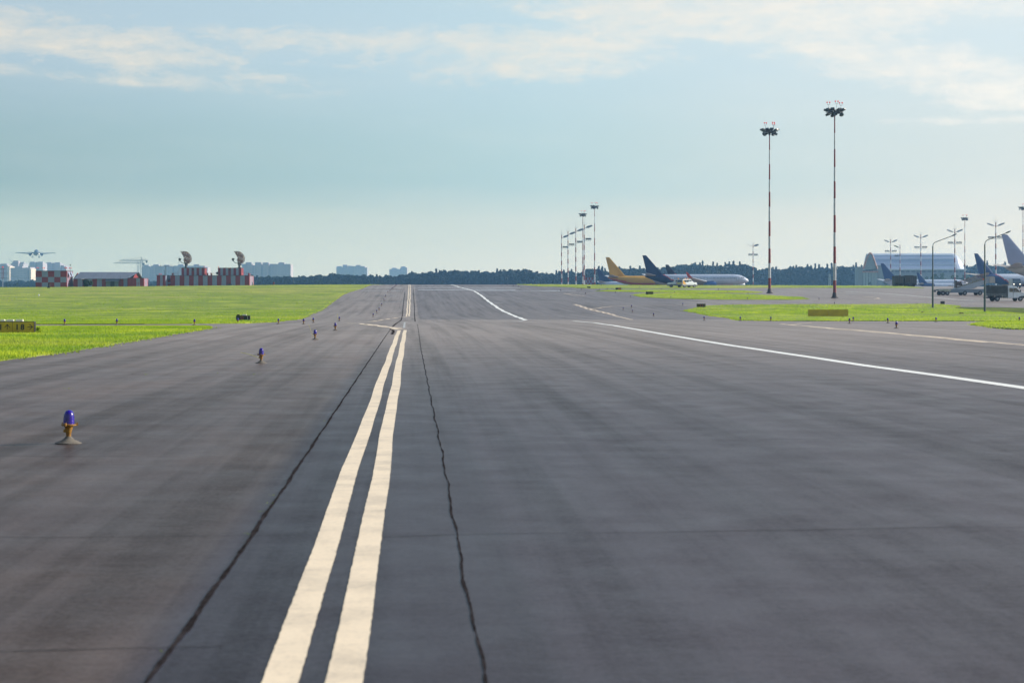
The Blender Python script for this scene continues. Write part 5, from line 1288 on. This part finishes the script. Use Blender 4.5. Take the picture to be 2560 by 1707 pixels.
# airfield service vehicles beside the white airliner
def service_car(u, v, rz, label, rear_chevrons, pickup=False):
    p = G(u, v); t = empty('service_car', p, rz, label, 'service car')
    if pickup: prof = [(-2.5, .55), (-2.5, 1.12), (-.75, 1.14), (-.62, 1.72), (.35, 1.78), (1.05, 1.18), (2.2, 1.06), (2.42, .85), (2.42, .5)]
    else: prof = [(-2.25, .52), (-2.28, 1.15), (-2.05, 1.80), (.45, 1.84), (1.15, 1.22), (2.15, 1.08), (2.35, .85), (2.36, .5)]
    b = MB().prism(prof, 1, -.92, .92)
    for i, (x, y, z) in enumerate(b.v):
        if z > 1.2: b.v[i] = (x, y * (1 - .22 * (z - 1.2)), z)
    bo = b.build('body', VW, t, bevel=.06)
    MB().lo_hi((-2.36 if not pickup else -2.56, -.95, .38), (2.44, .95, .62)).build('bumper', PLAS, t, bevel=.03)
    for s in (-1, 1):
        y = s * .9 - (.0 if s < 0 else .02)
        if pickup: MB().prism([(-.55, 1.18), (-.5, 1.62), (.3, 1.66), (.85, 1.2)], 1, s * .87 - .02, s * .87 + .03).build('side_window', GLS, bo)
        else:
            for pts in ([(-1.9, 1.2), (-1.8, 1.66), (-1.05, 1.7), (-1.05, 1.2)], [(-.95, 1.2), (-.95, 1.7), (-.2, 1.7), (-.2, 1.2)], [(-.1, 1.2), (-.1, 1.7), (.42, 1.7), (.95, 1.22)]):
                MB().prism(pts, 1, s * .865 - .025, s * .865 + .025).build('side_window', GLS, bo)
        wheel(t, 1.5, s * .82, .37); wheel(t, -1.5, s * .82, .37)
    MB().add([(.42, -.70, 1.79), (.42, .70, 1.79), (1.12, .82, 1.27), (1.12, -.82, 1.27)] if not pickup else [(.36, -.70, 1.76), (.36, .70, 1.76), (1.04, .82, 1.22), (1.04, -.82, 1.22)], [(0, 1, 2, 3)]).build('windscreen', GLS, bo).location = (.03, 0, .03)
    if rear_chevrons:
        MB().add([(-2.31, -.72, 1.2), (-2.31, .72, 1.2), (-2.12, .68, 1.7), (-2.12, -.68, 1.7)], [(0, 1, 2, 3)]).build('rear_window', GLS, bo)
        ch = MB()
        for i in range(6):
            y = -.75 + i * .25; sg = 1 if i < 3 else -1
            ch.add([(-2.33, y, .72), (-2.33, y + .13, .72), (-2.33, y + .13 + sg * .12, 1.12), (-2.33, y + sg * .12, 1.12)], [(0, 1, 2, 3)])
        ch.build('chevron_stripe', mat('chevron_yellow', (.62, .50, .02), .5), bo)
        for y in (-.86, .74): MB().lo_hi((-2.34, y, .75), (-2.28, y + .12, 1.25)).build('tail_light', ARED, bo)
        MB().prism([(-2.1, .75), (-2.1, 1.7), (-1.0, .75)], 1, -.95, -.925).build('side_flash', mat('flash_orange', (.70, .36, .05), .5), bo)
    lb = MB().lo_hi((-.2, -.6, 0), (.05, .6, .06)).build('light_bar', BLK, t, (0, 0, 1.86 if not pickup else 1.80))
    for y in (-.4, .4): MB().lathe([(.11, .06), (.1, .2), (.03, .26)], 8).build('beacon', mat('amber_beacon', (.8, .30, .04), .3, emit=(1, .4, .1), estr=.4), lb, (-.08, y, 0))
    if not pickup: MB().lo_hi((-1.7, -.65, 1.86), (-.5, .65, 1.93)).build('roof_rack', mat('rack', (.35, .3, .25), .6), t)
    return t
service_car(1717, 719, R(38), 'white airfield car with yellow chevrons and amber beacons before the white airliner', True)
service_car(1695, 718.5, R(172), 'white pickup half hidden behind the chevron-backed airfield car', False, True)

# dark lumps left in the grass
def lump(u, v, s, label):
    p = G(u, v); rr = random.Random(int(u)); bm = bmesh.new(); bmesh.ops.create_icosphere(bm, subdivisions=2, radius=1)
    for q in bm.verts: q.co = Vector((q.co.x * s, q.co.y * s * .7, q.co.z * s * .5)) * (1 + rr.uniform(-.22, .25)) + Vector((0, 0, s * .28))
    me = bpy.data.meshes.new('earth_clod'); bm.to_mesh(me); bm.free(); me.materials.append(mat('dark_earth', (.035, .02, .017), .9, var=.3, scale=6))
    o = bpy.data.objects.new('earth_clod', me); COL.objects.link(o); o.location = p; tag(o, label, 'earth clod', 'dark clods in the grass')
lump(2305, 783, .20, 'smaller dark clod in the grass of the near island, right of the yellow board')
lump(2403, 785.5, .26, 'larger dark clod in the near island grass between the two street lamps')
lump(208, 800.5, .14, 'dark clod in the left field behind the narrow pavement strip')

# two specks in the sky
def bird(u, v, d, s, label):
    m = MB().add([(0, -.1, 0), (.04, .12, -.03), (-.04, .12, -.03), (0, .25, 0), (0, 0, -.05)], [(0, 1, 4), (0, 4, 2), (1, 3, 4), (4, 3, 2), (0, 2, 3, 1)])
    for sg in (-1, 1): m.add([(sg * .02, -.05, 0), (sg * .02, .1, 0), (sg * .28, .1, .09), (sg * .5, .12, .02), (sg * .28, -.02, .10)], [(0, 1, 2, 4), (4, 2, 3)])
    m.v = [(x * s, y * s, z * s) for x, y, z in m.v]
    o = m.build('bird', BLK, None, V(u, v, d)); tag(o, label, 'bird')
bird(1578, 337, 150, .30, 'tiny dark bird alone in the pale sky, left of the tall masts')
# ------------------------------------------------------------------ foliage
def leaf_material(name, c1, c2, c3):
    m = bpy.data.materials.new(name); m.use_nodes = True; g = NG(m.node_tree); b = g.n['Principled BSDF']
    geo = g.new('ShaderNodeNewGeometry'); P = geo.outputs['Position']
    n1 = g.noise(P, .16, 4.0, .6); n2 = g.noise(P, 1.1, 3.0, .7)
    c = g.mix(g.rng(n1, .38, .65), c1, c2); c = g.mix(g.math('MULTIPLY', g.rng(n2, .4, .7), .5), c, c3)
    g.l.new(c, b.inputs['Base Color']); b.inputs['Roughness'].default_value = .75; b.inputs['Specular IOR Level'].default_value = .2
    return m
LF_W = leaf_material('wood_leaves', (0.005, 0.012, 0.004), (0.010, 0.021, 0.006), (0.003, 0.006, 0.003))
LF_P = leaf_material('pale_leaves', (0.05, 0.085, 0.02), (0.08, 0.115, 0.03), (0.025, 0.05, 0.014))
LF_D = leaf_material('dark_leaves', (0.014, 0.03, 0.014), (0.022, 0.045, 0.018), (0.008, 0.016, 0.009))
BARK = mat('bark', (0.07, 0.055, 0.04), .9, var=.3, scale=3)
def leaf_quads(cent, nrm_jit, size, rng):
    """numpy: one small ragged quad per centre"""
    n = len(cent); a = rng.normal(size=(n, 3)); a /= np.linalg.norm(a, axis=1)[:, None]
    b = rng.normal(size=(n, 3)); b -= (a * b).sum(1)[:, None] * a; b /= np.linalg.norm(b, axis=1)[:, None]
    s = size * rng.uniform(.55, 1.3, n)[:, None]
    v = np.stack([cent - a * s * .5 - b * s * .3, cent + a * s * .2 - b * s * .5, cent + a * s * .5 + b * s * .25, cent - a * s * .25 + b * s * .45], 1)
    return v.reshape(-1, 3)
def mesh_from_quads(name, v, m, k=4):
    n = len(v) // k; me = bpy.data.meshes.new(name)
    me.vertices.add(n * k); me.vertices.foreach_set('co', v.astype(np.float32).ravel())
    me.loops.add(n * k); me.loops.foreach_set('vertex_index', np.arange(n * k, dtype=np.int32))
    me.polygons.add(n); me.polygons.foreach_set('loop_start', np.arange(0, n * k, k, dtype=np.int32)); me.polygons.foreach_set('loop_total', np.full(n, k, dtype=np.int32))
    me.update(); me.validate(); me.materials.append(m)
    return me
def crown_points(x, y, z0, h, r, kind, n, rng):
    """points filling an uneven crown: several sub-crowns (broadleaf) or tapering whorls (spruce)"""
    if kind == 'spruce':
        q = rng.random(n) ** .8; rad = r * (1 - q) * (0.75 + .35 * np.sin(q * 40)) + .15; a = rng.uniform(0, 2 * np.pi, n); rr = rad * np.sqrt(rng.random(n))
        return np.stack([x + rr * np.cos(a), y + rr * np.sin(a), z0 + h * q - .2 * rr], 1)
    k = rng.integers(4, 8); cs = np.stack([rng.normal(0, r * .42, k), rng.normal(0, r * .42, k), h * rng.uniform(.30, .88, k)], 1); sr = r * rng.uniform(.38, .62, k)
    cs[0] = (0, 0, h * .86); sr[0] = r * .42
    i = rng.integers(0, k, n); d = rng.normal(size=(n, 3)); d /= np.linalg.norm(d, axis=1)[:, None]; rad = sr[i] * rng.uniform(.45, 1.05, n) ** .5
    p = cs[i] + d * rad[:, None] * np.array([1, 1, .85]); p[:, 2] = np.clip(p[:, 2], h * .02, None)
    return p + np.array([x, y, z0])

# the far wood: its skyline follows the treetops in the photo
TOPS = [(-200, 700), (0, 700), (90, 702), (180, 703), (370, 703), (420, 702), (600, 692), (640, 690), (700, 690), (760, 690), (790, 687), (840, 685), (880, 684), (930, 687), (960, 688),
        (1000, 687), (1020, 683), (1030, 679), (1060, 679), (1085, 676), (1110, 675), (1140, 672), (1170, 676), (1200, 677), (1240, 676), (1285, 671), (1320, 673), (1350, 679), (1385, 681), (1410, 675), (1440, 678),
        (1480, 668), (1502, 668), (1520, 677), (1550, 665), (1575, 668), (1600, 666), (1640, 668), (1680, 662), (1700, 658), (1750, 656), (1790, 659), (1830, 654), (1865, 656), (1885, 664), (1900, 670), (1930, 668),
        (1960, 669), (1990, 663), (2020, 663), (2060, 664), (2090, 663), (2130, 661), (2200, 664), (2400, 668), (2430, 662), (2450, 655), (2480, 659), (2510, 660), (2560, 662), (2800, 664)]
tu = [a for a, _ in TOPS]; tv = [b for _, b in TOPS]
rng = np.random.default_rng(5); pts = []; 
for row, (dd, drop, lo_, hi_) in enumerate(((1150, 0, 20, 30), (1120, 3, 14, 22), (1090, 9, 14, 20), (1065, 17, 14, 20))):
    u = -260.0
    while u < 2840:
        v = np.interp(u, tu, tv) + drop + rng.uniform(-1.5, 3.2)
        d = dd + rng.uniform(-14, 14)
        if u < 560: d += 500 - 200 * row if row < 2 else 200
        zt = Z(v, d); zg = 2.6; h = max(3.5, zt - zg)
        kind = 'spruce' if (rng.random() < (.30 if 1400 < u < 2200 or u > 2380 else .10)) else 'leafy'
        r = h * (.16 if kind == 'spruce' else rng.uniform(.18, .36)); r = min(r, 6.2)
        if kind == 'spruce': h *= 1.05
        pts.append(crown_points(X(u, d), d, zg, h, r, kind, int(430 if kind == 'leafy' else 300), rng))
        u += r * F / d * rng.uniform(.45, .95)
P = np.concatenate(pts)
o = bpy.data.objects.new('far_wood', mesh_from_quads('far_wood', leaf_quads(P, 1, 1.5, rng), LF_W)); COL.objects.link(o)
tag(o, 'blue-hazed wood of broadleaf trees and spruces along the whole horizon', 'wood', kind='stuff')

def tree(name, label, cat, u, vt, vb, d, wpx, m, n=420, leaf=.4, trunk=True, kind='leafy', group=None, seed=0):
    k = d / F; h = (vb - vt) * k; r = wpx * k / 2; rg = np.random.default_rng(seed + int(u))
    t = empty(name, (X(u, d), d, Z(vb, d)), 0, label, cat, group)
    tr = MB().tube((0, 0, -.5), (0, 0, h * .55), r * .09 + .05, r * .05, 7)
    for i in range(6):
        a = rg.uniform(0, 6.28); z0 = h * rg.uniform(.12, .45); tr.tube((0, 0, z0), (r * .6 * math.cos(a), r * .6 * math.sin(a), z0 + h * .3), r * .04 + .02, .02, 5)
    tr.build('trunk' if trunk else 'stem', BARK, t)
    me = mesh_from_quads('crown', leaf_quads(crown_points(0, 0, 0, h, r, kind, n, rg), 1, leaf, rg), m); o = bpy.data.objects.new('crown' if trunk else 'foliage', me); COL.objects.link(o); o.parent = t
for i, (u, vt, w_, lab) in enumerate(((2214, 697, 17, 'low pale tree at the hangar wall behind the navy tail'), (2317, 692, 16, 'small pale tree right of the faded navy fin'), (2338, 684, 20, 'pale green tree in front of the hangar, left of the left street lamp'),
                                (2356, 682, 26, 'tallest pale green tree in front of the hangar, beside the left street lamp'), (2391, 688, 24, 'pale green tree between two masts before the hangar end'), (2412, 686, 28, 'broad pale green tree before the right hangar end'),
                                (2436, 689, 26, 'pale green tree behind the upper end of the aircraft stairs'))):
    tree('field_tree', lab, 'tree', u, vt, 715, 880, w_, LF_P, 520, .62, group='pale trees before the hangar')
tree('hangar_shrub', 'small shrub at the foot of the hangar doors', 'shrub', 2175, 705, 715, 890, 7, LF_P, 200, .5, trunk=False)
tree('round_bush', 'round dark bush in front of the long tin-roofed shed', 'bush', 215, 701.5, 718, 446, 30, LF_D, 1100, .35, trunk=False)
tree('sign_bush', 'grass tussock at the right end of the direction sign', 'tussock', 97, 819, 834, G(97, 833).y, 22, M_BLADE, 260, .07, trunk=False)

# ------------------------------------------------------------------ grass blades on the verges
def inside(P, x, y):
    c = np.zeros(len(x), bool); n = len(P); j = n - 1
    for i in range(n):
        xi, yi = P[i]; xj, yj = P[j]
        if yi != yj: c ^= ((yi > y) != (yj > y)) & (x < (xj - xi) * (y - yi) / (yj - yi) + xi)
        j = i
    return c
def lush(x, y):
    return .55 + .25 * np.sin(x * .21 + 1.3 * np.sin(y * .13)) + .20 * np.sin(y * .47 + x * .09 + 2 * np.sin(x * .05)) 
blades = []
def sow(poly, n, y0, y1, hmin, hmax, wid):
    x0, x1 = poly[:, 0].min(), poly[:, 0].max(); Y0, Y1 = max(y0, poly[:, 1].min()), min(y1, poly[:, 1].max())
    if Y1 <= Y0: return
    # only the wedge the camera (or one a few metres aside) could see
    y = RNG.uniform(Y0, Y1, n); lim = y * .40 + 6; x = RNG.uniform(np.maximum(x0, -lim), np.minimum(x1, lim)); ok = inside(poly, x, y) & (np.abs(x) < lim)
    x, y = x[ok], y[ok]; g = lush(x, y); m = len(x); cut = np.clip((poly[:, 1].max() - y) / 14.0, .10, 1) if poly is POLYS[1] else 1.0; z = hz_arr(x, y) + .03
    h = cut * RNG.uniform(hmin, hmax, m) * (.55 + .7 * g) * np.where(RNG.random(m) < .03, 2.0, 1.0); a = RNG.uniform(0, np.pi, m); w = wid * RNG.uniform(.6, 1.3, m); lx, ly = RNG.normal(0, .35, m) * h, RNG.normal(0, .35, m) * h
    p0 = np.stack([x - np.cos(a) * w, y - np.sin(a) * w, z], 1); p1 = np.stack([x + np.cos(a) * w, y + np.sin(a) * w, z], 1); p2 = np.stack([x + lx, y + ly, z + h], 1)
    blades.append(np.stack([p0, p1, p2], 1).reshape(-1, 3))
for i, (n1, n2, n3) in enumerate(((40000, 90000, 60000), (110000, 40000, 0), (0, 60000, 50000), (12000, 26000, 0), (0, 0, 26000), (0, 0, 26000), (0, 0, 30000))):
    P_ = POLYS[i]
    if n1: sow(P_, n1, 20, 95, .03, .09, .014)
    if n2: sow(P_, n2, 70, 180, .03, .10, .03)
    if n3: sow(P_, n3, 160, 420, .04, .12, .06)
# a taller fringe along every edge of the turf
for P_ in POLYS:
    Q = np.roll(P_, -1, 0); L = np.linalg.norm(Q - P_, axis=1); cnt = np.minimum((L * 22).astype(int) + 1, 60); keep = (P_[:, 1] < 420) & (np.abs(P_[:, 0]) < P_[:, 1] * .42 + 8) & ~((P_ is POLYS[1]) & (P_[:, 1] > P_[:, 1].max() - 6))
    cnt = cnt * keep; idx = np.repeat(np.arange(len(P_)), cnt); tt = RNG.random(len(idx))[:, None]; c = P_[idx] * (1 - tt) + Q[idx] * tt + RNG.normal(0, .16, (len(idx), 2))
    x, y = c[:, 0], c[:, 1]; m = len(x); z = hz_arr(x, y); h = RNG.uniform(.04, .14, m) * (.5 + .7 * lush(x * 3, y * 3)) * np.where((y > 55) & (x < -20), .45, 1); w = .012 + y * .00018; a = RNG.uniform(0, np.pi, m)
    blades.append(np.stack([np.stack([x - np.cos(a) * w, y - np.sin(a) * w, z], 1), np.stack([x + np.cos(a) * w, y + np.sin(a) * w, z], 1), np.stack([x + RNG.normal(0, .05, m), y + RNG.normal(0, .05, m), z + h], 1)], 1).reshape(-1, 3))
# weeds rooted in the pavement cracks
def weeds(pts_, n, sp, h):
    c = np.array(pts_); i = RNG.integers(0, len(c), n); x = c[i, 0] + RNG.normal(0, sp, n); y = c[i, 1] + RNG.normal(0, sp * 1.6, n); z = hz_arr(x, y); a = RNG.uniform(0, np.pi, n); w = .0015 + y * .0001
    blades.append(np.stack([np.stack([x - np.cos(a) * w, y - np.sin(a) * w, z], 1), np.stack([x + np.cos(a) * w, y + np.sin(a) * w, z], 1), np.stack([x + RNG.normal(0, .02, n), y + RNG.normal(0, .02, n), z + RNG.uniform(.2, 1, n) * h], 1)], 1).reshape(-1, 3))
weeds([G(u, v)[:2] for u, v in ((682, 1238), (672, 1258), (654, 1278), (617, 1334))], 22, .010, .012)
weeds([G(u, v)[:2] for u, v in ((832, 1030), (898, 934), (884, 953), (812, 1052), (410, 1628))], 16, .010, .014)
weeds([G(u, v)[:2] for u, v in ((368, 936), (174, 971), (636, 936), (546, 933), (470, 903), (796, 824), (792, 846), (984, 807), (539, 819))], 70, .05, .03)
V_ = np.concatenate(blades)
o = bpy.data.objects.new('grass', mesh_from_quads('grass', V_, M_BLADE, 3)); COL.objects.link(o)
tag(o, 'bright yellow-green grass blades covering the verges and islands', 'grass', kind='stuff')
print('blades', len(V_) // 3, 'leaves', len(P))
# ------------------------------------------------------------------ the hazy air over the airfield
def air():
    m = bpy.data.materials.new('haze'); m.use_nodes = True
    g = NG(m.node_tree); g.n.clear()
    pv = g.new('ShaderNodeVolumePrincipled')
    pv.inputs['Color'].default_value = HAZE_COL
    pv.inputs['Density'].default_value = HAZE
    pv.inputs['Anisotropy'].default_value = 0.35
    o = g.new('ShaderNodeOutputMaterial'); g.l.new(pv.outputs[0], o.inputs['Volume'])
    b = MB().lo_hi((-3400, -220, -2.0), (3400, HAZE_FAR, HAZE_TOP)).build('haze', m)
    tag(b, kind='stuff')
air()
